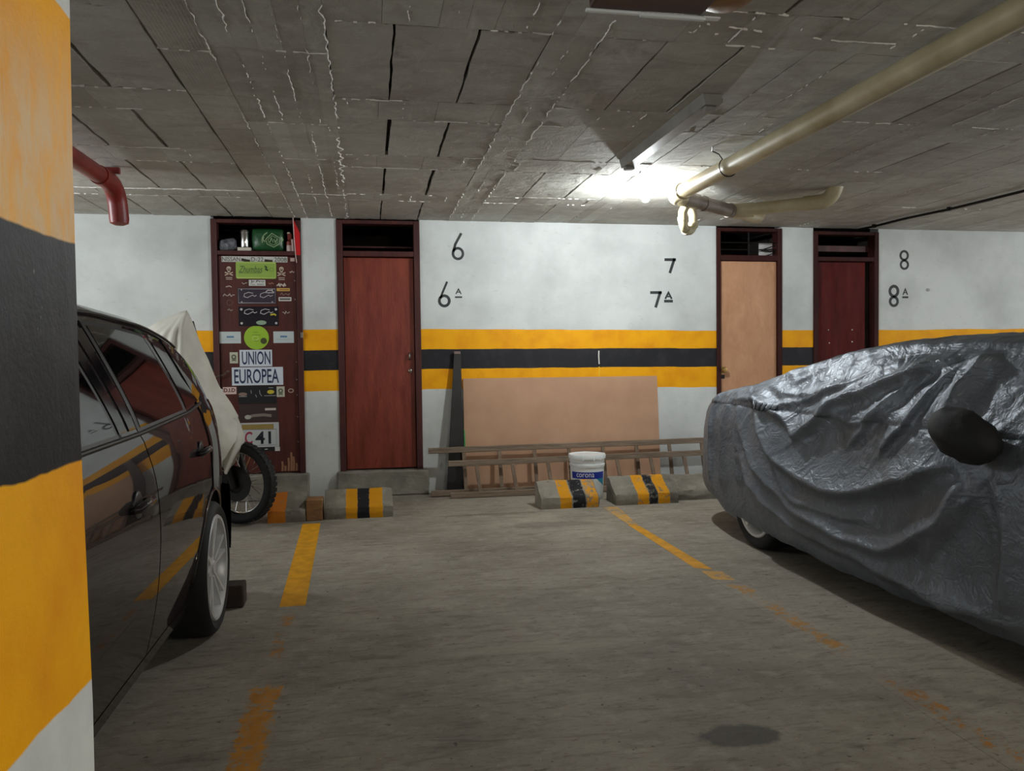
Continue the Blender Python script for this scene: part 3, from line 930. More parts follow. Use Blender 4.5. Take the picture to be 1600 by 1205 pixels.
scribble(-.77, -.705, 1.715, 1.745, 7, (190, 180, 172), .005, seed=13)
o = sticker(-1.155, -.82, 1.81, 1.952, (52, 44, 56), 'number_plate', .008, .004, 'dark plate with thin white border and script')
strokes(o, [[(-1.147, 1.818), (-.828, 1.818), (-.828, 1.944), (-1.147, 1.944)]], .003, (170, 162, 166), YD - .004, 'plate_rim', True)
def script(par, cx, cz, s, y, col):
    for q in (0, 1):
        ox = cx + q * .14 * s
        strokes(par, [[(ox + .05 * s, cz + .020 * s), (ox + .01 * s, cz + .028 * s), (ox - .025 * s, cz + .015 * s), (ox - .03 * s, cz - .01 * s), (ox, cz - .02 * s), (ox + .03 * s, cz - .004 * s)],
                      [(ox + .03 * s, cz - .004 * s), (ox + .045 * s, cz + .004 * s), (ox + .06 * s, cz - .008 * s), (ox + .08 * s, cz + .002 * s)]], .005 * s, col, y)
script(o, -1.07, 1.885, 1.0, YD - .004, (196, 190, 196))
strokes(o, [[(-.91, 1.915), (-.895, 1.932), (-.86, 1.932), (-.838, 1.912)], [(-.905, 1.91), (-.84, 1.91)]], .008, (200, 196, 196), YD - .004)
for x in (-1.12, -.855):
    for z in (1.827, 1.935):
        strokes(o, [circ(x, z, .004, 8)], .004, (196, 190, 190), YD - .004, 'rivet', True)
o = sticker(-1.15, -.805, 1.61, 1.785, (34, 30, 38), 'number_plate', .006, .004, 'glossy black plate with script and green emblem', .12)
script(o, -1.07, 1.735, 1.0, YD - .004, (206, 200, 204))
strokes(o, [[(-.875, 1.71), (-.84, 1.717), (-.825, 1.705)]], .014, (206, 190, 60), YD - .004)
bm = BM(); disc(bm, -.955, 1.64, .045, YD - .004, .001, 20, .02); obj('print', bm, flat('print_pale_green', 150, 176, 150), o)
for x, z in ((-1.125, 1.76), (-.825, 1.76), (-1.125, 1.635), (-.825, 1.635)):
    bm = BM(); disc(bm, x, z, .011, YD - .004, .002, 10); obj('rivet', bm, flat('ink_196_190_190', 196, 190, 190), o)
bm = BM(); disc(bm, -1.0, 1.505, .108, YD, .002, 40)
o = obj('sticker', bm, flat('print_lime', 158, 196, 56), t1); o['label'] = 'round lime green sticker'
strokes(o, [circ(-1.01, 1.50, .028, 16, .018)], .004, (214, 228, 150), YD - .002, 'print', True)
strokes(o, [[(-1.03, 1.553), (-.985, 1.553)], [(-1.035, 1.53), (-.965, 1.53)], [(-1.02, 1.478), (-1.0, 1.47), (-.985, 1.48)]], .006, (120, 150, 50), YD - .002)
bm = BM(); disc(bm, -.938, 1.475, .028, YD - .002, .001, 18); obj('print', bm, flat('print_dark_olive', 74, 78, 40), o)
for a, b in ((-1.318, -1.135), (-.853, -.673)):
    o = sticker(a, b, 1.455, 1.560, (196, 206, 206))
    strokes(o, [[(a + .06, 1.513), (b - .06, 1.513)]], .016, (90, 130, 166), YD - .002)
    strokes(o, [[(a + .02, 1.488), (b - .02, 1.488)]], .002, (130, 160, 172), YD - .002)
def stamp(x0, x1, z0, z1):
    o = sticker(x0, x1, z0, z1, (196, 196, 176), label='small white skull-pattern sticker')
    cx, cz = (x0 + x1) / 2, (z0 + z1) / 2
    strokes(o, [circ(cx, cz + .008, .016, 12)], .012, (96, 104, 84), YD - .002, 'print', True)
    strokes(o, [[(cx - .02, cz - .03), (cx + .02, cz - .012)], [(cx + .02, cz - .03), (cx - .02, cz - .012)]], .007, (96, 104, 84), YD - .002)
stamp(-1.235, -1.165, 1.275, 1.375)
stamp(-.835, -.765, .965, 1.06)
WH = (214, 222, 232)
o = sticker(-1.150, -.868, 1.245, 1.395, WH, label='white sign lettered UNION', t=.004)
lettering(o, 'UNION', -1.13, -.883, 1.262, 1.382, (36, 50, 86), YD - .0045, .012)
o = sticker(-1.220, -.775, 1.075, 1.238, WH, label='white sign lettered EUROPEA', t=.004)
lettering(o, 'EUROPEA', -1.20, -.812, 1.092, 1.222, (36, 50, 86), YD - .0045, .012)
o = sticker(-1.30, -1.185, .998, 1.062, (222, 196, 190), label='small pale pink sticker lettered D.I.D')
lettering(o, 'D.I.D', -1.292, -1.195, 1.016, 1.052, (92, 30, 28), YD - .0025, .03)
o = sticker(-1.172, -.835, .905, 1.07, (26, 26, 30), label='black collage plate with a yellow heart')
bm = BM(); disc(bm, -.887, 1.012, .031, YD - .002, .001, 18, .018); obj('print', bm, flat('print_yellow', 206, 190, 60), o)
bm = BM(); disc(bm, -1.13, .995, .038, YD - .002, .001, 18, .016); obj('print', bm, flat('print_taupe', 140, 120, 112), o)
strokes(o, [[(-.905, 1.05), (-.865, 1.05)], [(-1.165, .975), (-1.095, .975)], [(-.945, .978), (-.84, .978)], [(-1.06, 1.03), (-1.055, 1.0)], [(-.985, 1.03), (-.98, .995), (-.965, .975)], [(-1.02, .99), (-1.01, .965)]], .005, (170, 168, 168), YD - .002)
o = sticker(-1.165, -.83, .745, .90, (58, 44, 44), label='dark photo plate of a grey shape')
strokes(o, [[(-1.10, .785), (-1.04, .80), (-.95, .805), (-.885, .795)]], .026, (130, 120, 112), YD - .002)
bm = BM(); disc(bm, -1.09, .787, .028, YD - .002, .0015, 16, .02); obj('print', bm, flat('print_paleg', 176, 176, 166), o)
bm = BM(); plate(bm, -.94, -.845, .845, .865, YD - .002, .001); obj('print', bm, flat('print_label', 200, 186, 180), o)
o = sticker(-1.19, -.822, .512, .735, (186, 190, 190), 'number_plate', .006, .004, 'white number plate lettered C 41')
bm = BM(); plate(bm, -1.145, -.868, .675, .72, YD - .004, .001); obj('print', bm, flat('print_gold', 150, 128, 70), o)
strokes(o, [[(-1.16, .528), (-.845, .528), (-.845, .672), (-1.16, .672)]], .003, (120, 130, 130), YD - .004, 'plate_rim', True)
lettering(o, 'C', -1.12, -1.055, .543, .655, (150, 36, 60), YD - .0052, .015)
lettering(o, '41', -1.03, -.893, .54, .655, (24, 34, 40), YD - .0052, .02)
o = sticker(-1.18, -.86, .472, .510, (26, 26, 30))
strokes(o, [[(-1.0, .492), (-.98, .492)], [(-.95, .49), (-.925, .492)]], .008, (190, 190, 190), YD - .002)
sticker(-.862, -.817, .472, .510, (206, 206, 200))
strokes(t1, [circ(-.71, 1.02, .022, 12, .016)], .006, (190, 176, 160), YD, 'padlock_ring', True)
for z in (2.02, 1.85, 1.28, 1.12, .98, .78, .55):
    bm = BM(); disc(bm, -.655, z, .006, YD, .003, 8); obj('screw_head', bm, MAT['metal'], t1)
bm = BM(); box(bm, -.61, -.59, D - .03, D - .015, 1.50, 1.55, .002); obj('hinge_plate', bm, MAT['metal'], t1)
bm = BM()
for k in range(9):      # slack chain across the jamb
    x = -1.36 + k * .014
    c = Vector((x, D - .022, 1.155 + k * .006 - .012 * math.sin(k / 8 * math.pi)))
    pts = [c + Vector((.011 * math.cos(a), (.005 if k % 2 else .0) * math.sin(a), (.0 if k % 2 else .006) * math.sin(a))) for a in [q * math.pi / 4 for q in range(9)]]
    tube(bm, pts, .002, 5, False)
obj('chain', bm, MAT['metal'], t1)

# ------------------------------------------------------------------ things in the transom of the sticker door
ZT = 2.285
bm = BM()
W_, H_ = .29, .21
cx, cz = -.885, ZT + .105
n, mrow = 18, 12
grid = {}
for s in (-1, 1):
    for i in range(n + 1):
        for j in range(mrow + 1):
            u, v = i / n * 2 - 1, j / mrow * 2 - 1
            th = .05 * (1 - abs(u) ** 2.6) ** .6 * (1 - abs(v) ** 2.6) ** .6 if abs(u) < 1 and abs(v) < 1 else 0
            p = Vector((cx + u * W_ / 2 * (1 - .04 * abs(v)), D + .045 + s * th + .004 * noise.noise(Vector((u * 3, v * 3, s))), cz + v * H_ / 2 * (1 - .05 * abs(u) ** 2)))
            grid[s, i, j] = bm.verts.new(p) if (s == -1 or (0 < i < n and 0 < j < mrow)) else grid[-1, i, j]
for s in (-1, 1):
    for i in range(n):
        for j in range(mrow):
            bm.faces.new((grid[s, i, j], grid[s, i + 1, j], grid[s, i + 1, j + 1], grid[s, i, j + 1]))
bag = obj('printed_bag', bm, MAT['bag'], smooth=True)
tag(bag, 'dark green bag with a pale crest lying in the opening above the sticker door', 'bag')
yb = D - .012
cxs, czs = -.835, ZT + .095
bm = BM()
ribbon(bm, [(cxs - .065, czs + .005), (cxs - .01, czs + .062), (cxs + .06, czs + .02), (cxs + .055, czs - .03), (cxs + .005, czs - .062), (cxs - .05, czs - .035)], .006, yb, True, .002)
ribbon(bm, [(cxs - .045, czs + .004), (cxs - .008, czs + .042), (cxs + .045, czs + .012), (cxs + .04, czs - .022), (cxs + .003, czs - .044), (cxs - .035, czs - .026)], .004, yb, True, .002)
ribbon(bm, [(cxs - .03, czs - .02), (cxs - .012, czs + .02), (cxs, czs - .018)], .007, yb, False, .002)
ribbon(bm, [(cxs + .008, czs + .01), (cxs + .02, czs - .02), (cxs + .035, czs + .01)], .007, yb, False, .002)
for k in range(9):
    a = 2.1 + k * .16
    ribbon(bm, circ(cxs + .085 * math.cos(a) - .01, czs + .075 * math.sin(a), .004, 8), .004, yb, True, .002)
for sx in (-.078, .075):
    ribbon(bm, [(cxs + sx, czs + .03), (cxs + sx * 1.15, czs + .005), (cxs + sx * .9, czs - .015)], .010, yb, False, .002)
obj('crest_print', bm, MAT['bagprint'], bag)

r = thing('thermos', 'shiny steel thermos standing on a small box above the sticker door', 'thermos', (-1.085, D + .03, ZT + .03))
bm = BM(); lathe(bm, [(0, .0), (.036, .0), (.038, .006), (.038, .12), (.036, .135), (0, .137)], (-1.085, D + .03, ZT + .032), n=24); obj('flask_body', bm, MAT['chrome'], r, True, auto=35)
bm = BM(); lathe(bm, [(.037, .0), (.037, .024), (.031, .036), (0, .038)], (-1.085, D + .03, ZT + .152), n=24); obj('cup_lid', bm, MAT['metal'], r, True, auto=35)
bm = BM(); box(bm, -1.145, -1.03, D - .0, D + .075, ZT, ZT + .030, .002)
tag(obj('small_box', bm, MAT['cream']), 'small cream cardboard box lying under the steel thermos', 'box')
bm = BM(); rough_block(bm, -1.31, -1.155, D + .0, D + .085, ZT, ZT + .105, .018, 5, .02)
tag(obj('plastic_pouch', bm, MAT['pouch'], smooth=True), 'crumpled clear plastic pouch at the left end above the sticker door', 'pouch')
r = thing('spray_bottle', 'small bottle with red-brown shoulder beside the green bag', 'bottle', (-.698, D + .03, ZT))
bm = BM(); lathe(bm, [(0, 0), (.024, 0), (.025, .01), (.025, .06), (.02, .07), (.012, .078), (0, .079)], (-.698, D + .03, ZT), n=18); obj('bottle_body', bm, MAT['pinkish'], r, True, auto=40)
bm = BM(); lathe(bm, [(.026, .055), (.027, .06), (.026, .09), (.012, .10), (0, .10)], (-.698, D + .03, ZT), n=18); obj('bottle_shoulder', bm, MAT['bottle_red'], r, True, auto=40)
bm = BM(); box(bm, -.712, -.672, D + .015, D + .045, ZT + .10, ZT + .165, .006); obj('trigger_head', bm, MAT['bottle_red'], r)
bm = BM(); box(bm, -.714, -.688, D + .013, D + .047, ZT + .16, ZT + .175, .004); obj('nozzle', bm, MAT['cream'], r)
bm = BM(); tube(bm, [(-.662, D + .02, ZT), (-.668, D + .015, ZT + .11)], .013, 10)
tag(obj('pink_tube', bm, MAT['pinkish']), 'narrow pale pink tube leaning beside the small bottle', 'tube')
bm = BM()
hexa(bm, [(-.640, D - .02, 2.248), (-.598, D - .02, 2.248), (-.598, D - .012, 2.248), (-.640, D - .012, 2.248), (-.655, D - .02, 2.575), (-.600, D - .02, 2.45), (-.600, D - .012, 2.45), (-.655, D - .012, 2.575)], .001)
rs = obj('red_sheet', bm, MAT['redcloth'])
tag(rs, 'bright red plastic sheet pinned to the right jamb of the sticker door', 'sheet')
bm = BM(); tube(bm, [(-.656, D - .022, 2.585), (-.650, D - .022, 2.40), (-.640, D - .022, 2.245), (-.632, D - .022, 2.18)], .004, 6); obj('pale_edge', bm, MAT['pinkish'], rs)

# wall peg
bm = BM(); lathe(bm, [(0, 0), (.016, 0), (.017, .01), (.010, .016), (.010, .024), (0, .026)], (5.81, D, 1.96), (0, -1, 0), 14)
tag(obj('wall_peg', bm, flat('peg_grey', 190, 192, 190), smooth=True), 'small grey peg on the white wall right of number 8A', 'peg')

# ------------------------------------------------------------------ pipes, lamps on the ceiling
def arc(c, p0, p1, n=8):
    """points of a quarter bend from p0 to p1 about corner c"""
    c, p0, p1 = Vector(c), Vector(p0), Vector(p1)
    return [(1 - t) ** 2 * p0 + 2 * t * (1 - t) * c + t * t * p1 for t in [i / n for i in range(n + 1)]]
PZ = 2.49
r = thing('drain_pipe', 'long cream plastic drain pipe hanging under the ceiling beside the lamp', 'pipe', (2.27, 4.0, PZ))
bm = BM(); tube(bm, [(2.30, -1.0, PZ), (2.29, 2.0, PZ), (2.27, 5.50, PZ)], .057, 24); obj('main_pipe', bm, MAT['pvc'], r, True, auto=40)
bm = BM(); tube(bm, [(2.27, 5.44, PZ), (2.27, 5.52, PZ)] + arc((2.275, 5.64, PZ), (2.27, 5.53, PZ), (2.36, 5.68, PZ), 6), .064, 20); obj('elbow', bm, MAT['pvc'], r, True, auto=40)
bm = BM(); tube(bm, [(2.34, 5.665, PZ), (2.52, 5.80, PZ)], .060, 20); obj('brown_coupling', bm, MAT['pvc_brown'], r, True, auto=40)
bm = BM(); tube(bm, [(2.44, 5.742, PZ), (3.02, 6.16, PZ)], .054, 20); obj('brown_pipe', bm, MAT['pvc_brown'], r, True, auto=40)
for q in ((2.50, 5.785), (2.60, 5.857), (2.93, 6.095)):
    bm = BM(); dx, dy = .81, .586; tube(bm, [(q[0], q[1], PZ), (q[0] + dx * .035, q[1] + dy * .035, PZ)], .061, 20); obj('pipe_collar', bm, MAT['pvc_brown'], r, True, auto=40)
bm = BM(); tube(bm, [(3.0, 6.15, PZ), (3.14, 6.05, PZ)], .060, 20); obj('branch_collar', bm, MAT['pvc'], r, True, auto=40)
bm = BM(); tube(bm, [(3.0, 6.15, PZ), (3.50, 5.70, PZ)], .050, 20); obj('branch_pipe', bm, MAT['pvc'], r, True, auto=40)
bm = BM(); tube(bm, [(3.42, 5.772, PZ), (3.50, 5.70, PZ)] + arc((3.58, 5.63, PZ), (3.51, 5.69, PZ), (3.60, 5.61, PZ + .12), 6), .058, 20); obj('branch_elbow', bm, MAT['pvc'], r, True, auto=40)
bm = BM(); tube(bm, [(3.0, 6.13, PZ), (3.36, 6.45, PZ + .01)] + arc((3.42, 6.50, PZ + .01), (3.37, 6.455, PZ + .01), (3.46, 6.53, PZ + .11), 5), .050, 20); obj('stub_pipe', bm, MAT['pvc'], r, True, auto=40)
# trap loop under the coupling
tp = [(2.43, 5.74, PZ - .02), (2.40, 5.77, PZ - .09), (2.40, 5.77, PZ - .14)]
tp += [(2.40 + .062 * (1 - math.cos(a)), 5.77 + .045 * (1 - math.cos(a)), PZ - .15 - .075 * math.sin(a)) for a in [i * math.pi / 10 for i in range(1, 11)]]
tp += [(2.524, 5.86, PZ - .10), (2.50, 5.85, PZ - .04)]
bm = BM(); tube(bm, tp, .034, 16); obj('trap_bend', bm, MAT['pvc'], r, True, auto=40)
for i in (2, 6, 11):
    a, b = Vector(tp[i]), Vector(tp[i + 1]); d = (b - a).normalized() * .014
    bm = BM(); tube(bm, [a - d, a + d], .039, 16); obj('trap_collar', bm, MAT['pvc'], r, True, auto=40)
bm = BM()
hy = 4.72
tube(bm, [(2.12, hy - .10, HC), (2.14, hy - .05, HC - .015), (2.21, hy, HC - .02)] + [(2.272 + .062 * math.cos(a), hy, PZ + .062 * math.sin(a)) for a in [math.radians(130 + 20 * i) for i in range(13)]] + [(2.335, hy, HC)], .004, 6)
obj('hanger_wire', bm, MAT['dark_metal'], r)

r = thing('fire_pipe', 'red painted pipe with a bent end hanging from the ceiling at left', 'pipe', (-1.66, 5.4, 2.47))
bm = BM(); tube(bm, [(-1.70, 3.6, 2.487), (-1.67, 5.50, 2.487)], .055, 20); obj('straight_pipe', bm, MAT['red_pipe'], r, True, auto=40)
bm = BM(); tube(bm, [(-1.672, 5.42, 2.487), (-1.668, 5.52, 2.487)] + arc((-1.66, 5.72, 2.487), (-1.667, 5.54, 2.487), (-1.655, 5.74, 2.35), 8) + [(-1.652, 5.75, 2.26), (-1.652, 5.75, 2.235), (-1.652, 5.75, 2.222)], [.062] * 12 + [.058, .03], 20); obj('bent_end', bm, MAT['red_pipe'], r, True, auto=40)
bm = BM(); box(bm, -1.70, -1.60, 5.60, 5.63, HC - .05, HC - .008, .003); obj('pipe_clip', bm, MAT['red_pipe'], r)

r = thing('ceiling_bulb', 'bare lit bulb on a ceiling socket between the batten and the cream pipe', 'lamp', (BULB_POS[0], BULB_POS[1], HC))
bx, by, bz = BULB_POS
bm = BM(); lathe(bm, [(0, HC), (.045, HC), (.045, HC - .010), (.022, HC - .018), (.018, HC - .040), (0, HC - .040)], (bx, by, 0), n=20); obj('lamp_socket', bm, MAT['white_plastic'], r, True, auto=40)
bm = BM(); lathe(bm, [(0, -.034), (.014, -.031), (.025, -.020), (.029, -.006), (.026, .010), (.017, .026), (.013, .036), (0, .036)], (bx, by, bz), n=20)
obj('glass_bulb', bm, emit('lit_bulb', (0.93, 0.98, 1.0), BULB_STRENGTH), r, True)

r = thing('lamp_batten', 'grey empty lamp batten fixed to the ceiling left of the bright bulb', 'lamp', (1.72, 4.45, HC))
bm = BM(); hexa(bm, [(1.66, 3.70, HC - .055), (1.74, 3.70, HC - .055), (1.74, 5.02, HC - .055), (1.66, 5.02, HC - .055), (1.645, 3.70, HC), (1.755, 3.70, HC), (1.755, 5.02, HC), (1.645, 5.02, HC)], .004); obj('batten_body', bm, MAT['galv'], r)
bm = BM(); box(bm, 1.745, 1.775, 3.74, 4.98, HC - .03, HC - .004, .004); obj('side_rail', bm, MAT['galv'], r)
for y in (3.72, 4.95):
    bm = BM(); box(bm, 1.668, 1.732, y, y + .05, HC - .075, HC - .052, .006); obj('lamp_holder', bm, MAT['galv'], r)

r = thing('ceiling_light', 'unlit ceiling lamp with amber end and white rim at the top edge', 'lamp', (1.1, 2.6, HC))
bm = BM(); box(bm, .78, 1.20, 2.50, 2.705, HC - .08, HC, .010, 2); obj('lamp_body', bm, MAT['maroon'], r)
bm = BM(); lathe(bm, [(0, 0), (.06, .0), (.095, .02), (.10, .05), (.10, .075), (0, .075)], (1.25, 2.615, HC - .078), n=28); obj('amber_end', bm, MAT['amber'], r, True, auto=40)
bm = BM(); box(bm, .77, .97, 2.70, 2.715, HC - .088, HC - .078, .001); obj('white_rim', bm, MAT['white_plastic'], r)
bm = BM(); box(bm, .97, 1.215, 2.70, 2.717, HC - .092, HC - .080, .001); obj('white_rim', bm, MAT['white_plastic'], r)
bm = BM(); box(bm, 1.205, 1.27, 2.695, 2.72, HC - .086, HC - .080, .001); obj('white_rim', bm, MAT['white_plastic'], r)

r = thing('conduit', 'dark sagging cable conduit along the ceiling above the last door', 'conduit', (5.05, 6.4, HC))
cp = [(4.93, 7.38, HC - .022), (4.97, 7.1, HC - .026), (5.0, 6.7, HC - .022), (5.08, 6.2, HC - .024), (5.12, 5.6, HC - .022), (5.15, 4.8, HC - .022), (5.2, 3.6, HC - .022)]
bm = BM(); tube(bm, cp, .012, 8); obj('cable_run', bm, MAT['dark_metal'], r, True)
bm = BM(); tube(bm, [(5.075, 6.3, HC - .030), (5.115, 5.75, HC - .030)], .009, 8); obj('pale_sleeve', bm, MAT['galv'], r, True)
for q in (1, 3):
    bm = BM(); box(bm, cp[q][0] - .02, cp[q][0] + .02, cp[q][1] - .015, cp[q][1] + .015, HC - .038, HC - .006, .004); obj('cable_clip', bm, MAT['dark_metal'], r)

# ------------------------------------------------------------------ kerb blocks (parking stops)
def kerb(x0, x1, y0, y1, h, bands, label, name='parking_stop', seed=0, group='concrete parking stops', amp=.006, flat_front=.09):
    """Chamfered concrete stop: low vertical front, long sloped face, flat top, with worn edges."""
    bm = BM()
    prof = [(y0, F), (y0 - .004, F + flat_front * .5), (y0 + .004, F + flat_front), (y0 + .5 * (y1 - y0), F + flat_front + (h - flat_front) * .62), (y0 + .72 * (y1 - y0), F + h), (y1 - .03, F + h), (y1, F + h - .03), (y1, F)]
    # resample
    P = []
    for a, b in zip(prof, prof[1:]):
        for k in range(4):
            P.append((a[0] + (b[0] - a[0]) * k / 4, a[1] + (b[1] - a[1]) * k / 4))
    P.append(prof[-1])
    nx = max(10, int((x1 - x0) / .022))
    rows = []
    for i in range(nx + 1):
        x = x0 + (x1 - x0) * i / nx
        e = min(i, nx - i)
        inset = .010 if e == 0 else 0
        row = []
        for (y, z) in P:
            q = Vector((x, y, z))
            nn = noise.noise_vector(q * 11 + Vector((seed, 0, 0))); n2 = noise.noise_vector(q * 34)
            zz = z if z <= F + .001 else z - inset * .6 + nn.z * amp + n2.z * amp * .5
            row.append(bm.verts.new((x + (nn.x * amp), y + inset * (.6 if y < (y0 + y1) / 2 else -.6) + nn.y * amp + n2.y * amp * .4, max(F, zz))))
        rows.append(row)
    for a, b in zip(rows, rows[1:]):
        for k in range(len(P) - 1):
            bm.faces.new((a[k], b[k], b[k + 1], a[k + 1]))
        bm.faces.new((a[-1], b[-1], b[0], a[0]))
    bm.faces.new(rows[0]); bm.faces.new(rows[-1])
    cx = (x0 + x1) / 2
    o = obj(name, bm, mat_curb('kerb_paint_%d' % seed, [(a - cx, b - cx, c, w) for a, b, c, w in bands]), smooth=True, auto=50, origin=(cx, (y0 + y1) / 2, F))
    tag(o, label, 'parking stop', group)
    return o
YK, BK = S(214, 148, 24), S(34, 34, 38)
kerb(-.375, .165, 6.34, 6.62, .20, [(-.205, -.115, YK, .30), (-.115, -.02, BK, .30), (-.02, .085, YK, .30)], 'concrete parking stop with black and yellow bands in front of the red-brown door', seed=1)
kerb(-.80, -.515, 6.30, 6.58, .20, [(-.80, -.665, S(190, 112, 34), .34)], 'concrete parking stop with one orange end beside the motorcycle wheel', seed=2)
kerb(1.385, 1.885, 6.34, 6.60, .205, [(1.545, 1.645, YK, .38), (1.655, 1.765, BK, .38), (1.775, 1.875, YK, .48)], 'concrete parking stop with faded bands in front of the white bucket', seed=3)
kerb(2.035, 2.595, 6.36, 6.64, .215, [(2.23, 2.33, YK, .40), (2.335, 2.41, BK, .42), (2.415, 2.52, YK, .40)], 'concrete parking stop with yellow and black bands between bucket and covered car', seed=4)
kerb(2.615, 3.05, 6.46, 6.74, .19, [], 'bare chipped concrete parking stop beside the covered car', seed=5, amp=.012)
bm = BM(); rough_block(bm, -.51, -.385, 6.32, 6.50, F, F + .165, .002, 3, .004)
tag(obj('wood_block', bm, MAT['brownwood']), 'brown wooden block wedged between two parking stops', 'block')
bm = BM(); rough_block(bm, -.86, -.655, 4.15, 4.27, F, F + .115, .003, 3, .006)
tag(obj('wheel_chock', bm, MAT['chock']), 'dark brick chock behind the rear wheel of the dark car', 'chock')

# ------------------------------------------------------------------ boards, ladders, bucket at the wall
def leaning_sheet(bm, x0, x1, zb, zt, yb, yt, t, x0t=None, x1t=None, bow=0.0):
    x0t = x0 if x0t is None else x0t; x1t = x1 if x1t is None else x1t
    n = 10
    prev = None
    for i in range(n + 1):
        f = i / n
        z = zb + (zt - zb) * f; y = yb + (yt - yb) * f - bow * math.sin(f * math.pi)
        a, b = x0 + (x0t - x0) * f, x1 + (x1t - x1) * f
        cur = [bm.verts.new((a, y, z)), bm.verts.new((b, y, z)), bm.verts.new((b, y - t, z)), bm.verts.new((a, y - t, z))]
        if prev:
            for k in range(4):
                bm.faces.new((prev[k], prev[(k + 1) % 4], cur[(k + 1) % 4], cur[k]))
        else:
            bm.faces.new(cur)
        prev = cur
    bm.faces.new(prev)
bm = BM(); leaning_sheet(bm, .868, 2.795, F, 1.105, 7.30, 7.392, .006)
for v in bm.verts:
    if v.co.z > 1.0 and v.co.x > 2: v.co.z += -.005
hb = obj('hardboard_sheet', bm, MAT['hardboard'])
tag(hb, 'large brown hardboard sheet leaning on the striped wall behind the ladders', 'board')
bm = BM(); hexa(bm, [(.862, 7.312, .43), (.875, 7.312, .43), (.875, 7.332, .43), (.862, 7.332, .43), (.862, 7.33, .62), (.872, 7.33, .62), (.872, 7.35, .62), (.862, 7.35, .62)]); obj('green_tape', bm, MAT['green'], hb)
bm = BM(); leaning_sheet(bm, .685, .855, F, 1.355, 7.29, 7.385, .022, .785, .846, .015)
bb = obj('black_board', bm, MAT['blackboard'])
tag(bb, 'narrow black tapered board leaning on the wall left of the hardboard', 'board')
bm = BM(); box(bm, .782, .842, 7.352, 7.378, 1.335, 1.362, .004); obj('frayed_end', bm, flat('frayed_fibre', 126, 108, 100), bb)

def ladder(name, label, xb0, xt0, xb1, xt1, yb, yt, zt0, zt1, zb, rungs, skew):
    r = thing(name, label, 'ladder', ((xb0 + xb1) / 2, yb, F), 'wooden ladders lying on edge')
    def rail(nm, a, b, h=.052, t=.032):
        a, b = Vector(a), Vector(b)
        bm = BM()
        n = 16
        prev = None
        for i in range(n + 1):
            p = a.lerp(b, i / n)
            w = noise.noise(Vector((i * .6, a.z * 7, 1))) * .004
            p = p + Vector((0, 0, w))
            cur = [bm.verts.new(p + Vector((0, dy, dz))) for dy, dz in ((-t / 2, -h / 2 + .004), (-t / 2 + .004, -h / 2), (t / 2 - .004, -h / 2), (t / 2, -h / 2 + .004), (t / 2, h / 2 - .004), (t / 2 - .004, h / 2), (-t / 2 + .004, h / 2), (-t / 2, h / 2 - .004))]
            if prev:
                for k in range(8):
                    bm.faces.new((prev[k], prev[(k + 1) % 8], cur[(k + 1) % 8], cur[k]))
            else:
                bm.faces.new(cur)
            prev = cur
        bm.faces.new(prev)
        obj(nm, bm, MAT['ladder'], r)
    rail('side_rail', (xt0, yt, zt0), (xt1, yt, zt1))
    rail('side_rail', (xb0, yb, zb), (xb1, yb, zb + .004))
    for x in rungs:
        f = (x - xt0) / (xt1 - xt0)
        zt = zt0 + (zt1 - zt0) * f
        bm = BM()
        w, t = .034, .018
        hexa(bm, [(x + skew - w / 2, yb - t / 2, zb), (x + skew + w / 2, yb - t / 2, zb), (x + skew + w / 2, yb + t / 2, zb), (x + skew - w / 2, yb + t / 2, zb),
                  (x - w / 2, yt - t / 2, zt), (x + w / 2, yt - t / 2, zt), (x + w / 2, yt + t / 2, zt), (x - w / 2, yt + t / 2, zt)], .003)
        obj('rung', bm, MAT['ladder_v'], r)
    return r
ladder('wooden_ladder', 'weathered wooden ladder on edge, the rear one against the hardboard', .535, .52, 3.45, 3.42, 7.16, 7.235, .447, .465, F + .034, [.845 + .335 * k for k in range(8)], .012)
ladder('wooden_ladder', 'weathered wooden ladder on edge, the front one behind the white bucket', .70, .69, 3.40, 3.38, 7.04, 7.12, .335, .36, F + .028, [.945 + .335 * k for k in range(8)], .03)

bc = (1.905, 6.79)
r = thing('paint_bucket', 'white plastic paint bucket with a blue label behind the striped parking stop', 'bucket', (bc[0], bc[1], F))
bm = BM(); lathe(bm, [(0, .0), (.136, .0), (.140, .01), (.150, .25), (.151, .29), (.158, .292), (.160, .312), (.153, .316), (.154, .335), (.157, .337), (.157, .345), (.154, .347), (.155, .365), (0, .365)], (bc[0], bc[1], F), n=48); obj('bucket_body', bm, MAT['white_plastic'], r, True, auto=40)
bm = BM(); lathe(bm, [(.150, .360), (.166, .362), (.168, .390), (.164, .398), (.150, .398), (.146, .392), (0, .392)], (bc[0], bc[1], F), n=48); obj('bucket_lid', bm, MAT['white_plastic'], r, True, auto=40)
for a in (-118, -62, -84):
    ca, sa = math.cos(math.radians(a)), math.sin(math.radians(a))
    bm = BM(); c = Vector((bc[0] + .167 * ca, bc[1] + .167 * sa, F)); box(bm, c.x - .006, c.x + .006, c.y - .004, c.y + .004, F + .352, F + .385, .002); obj('lid_tab', bm, MAT['white_plastic'], r)
def wrap(bm, rad, a_c=-105):
    """bend flat (x around, z up) verts onto the bucket"""
    for v in bm.verts:
        a = math.radians(a_c) + v.co.x / rad
        rr = rad + v.co.y
        rr = rr - (.25 - v.co.z) * .04
        v.co = Vector((bc[0] + rr * math.cos(a), bc[1] + rr * math.sin(a), F + v.co.z))
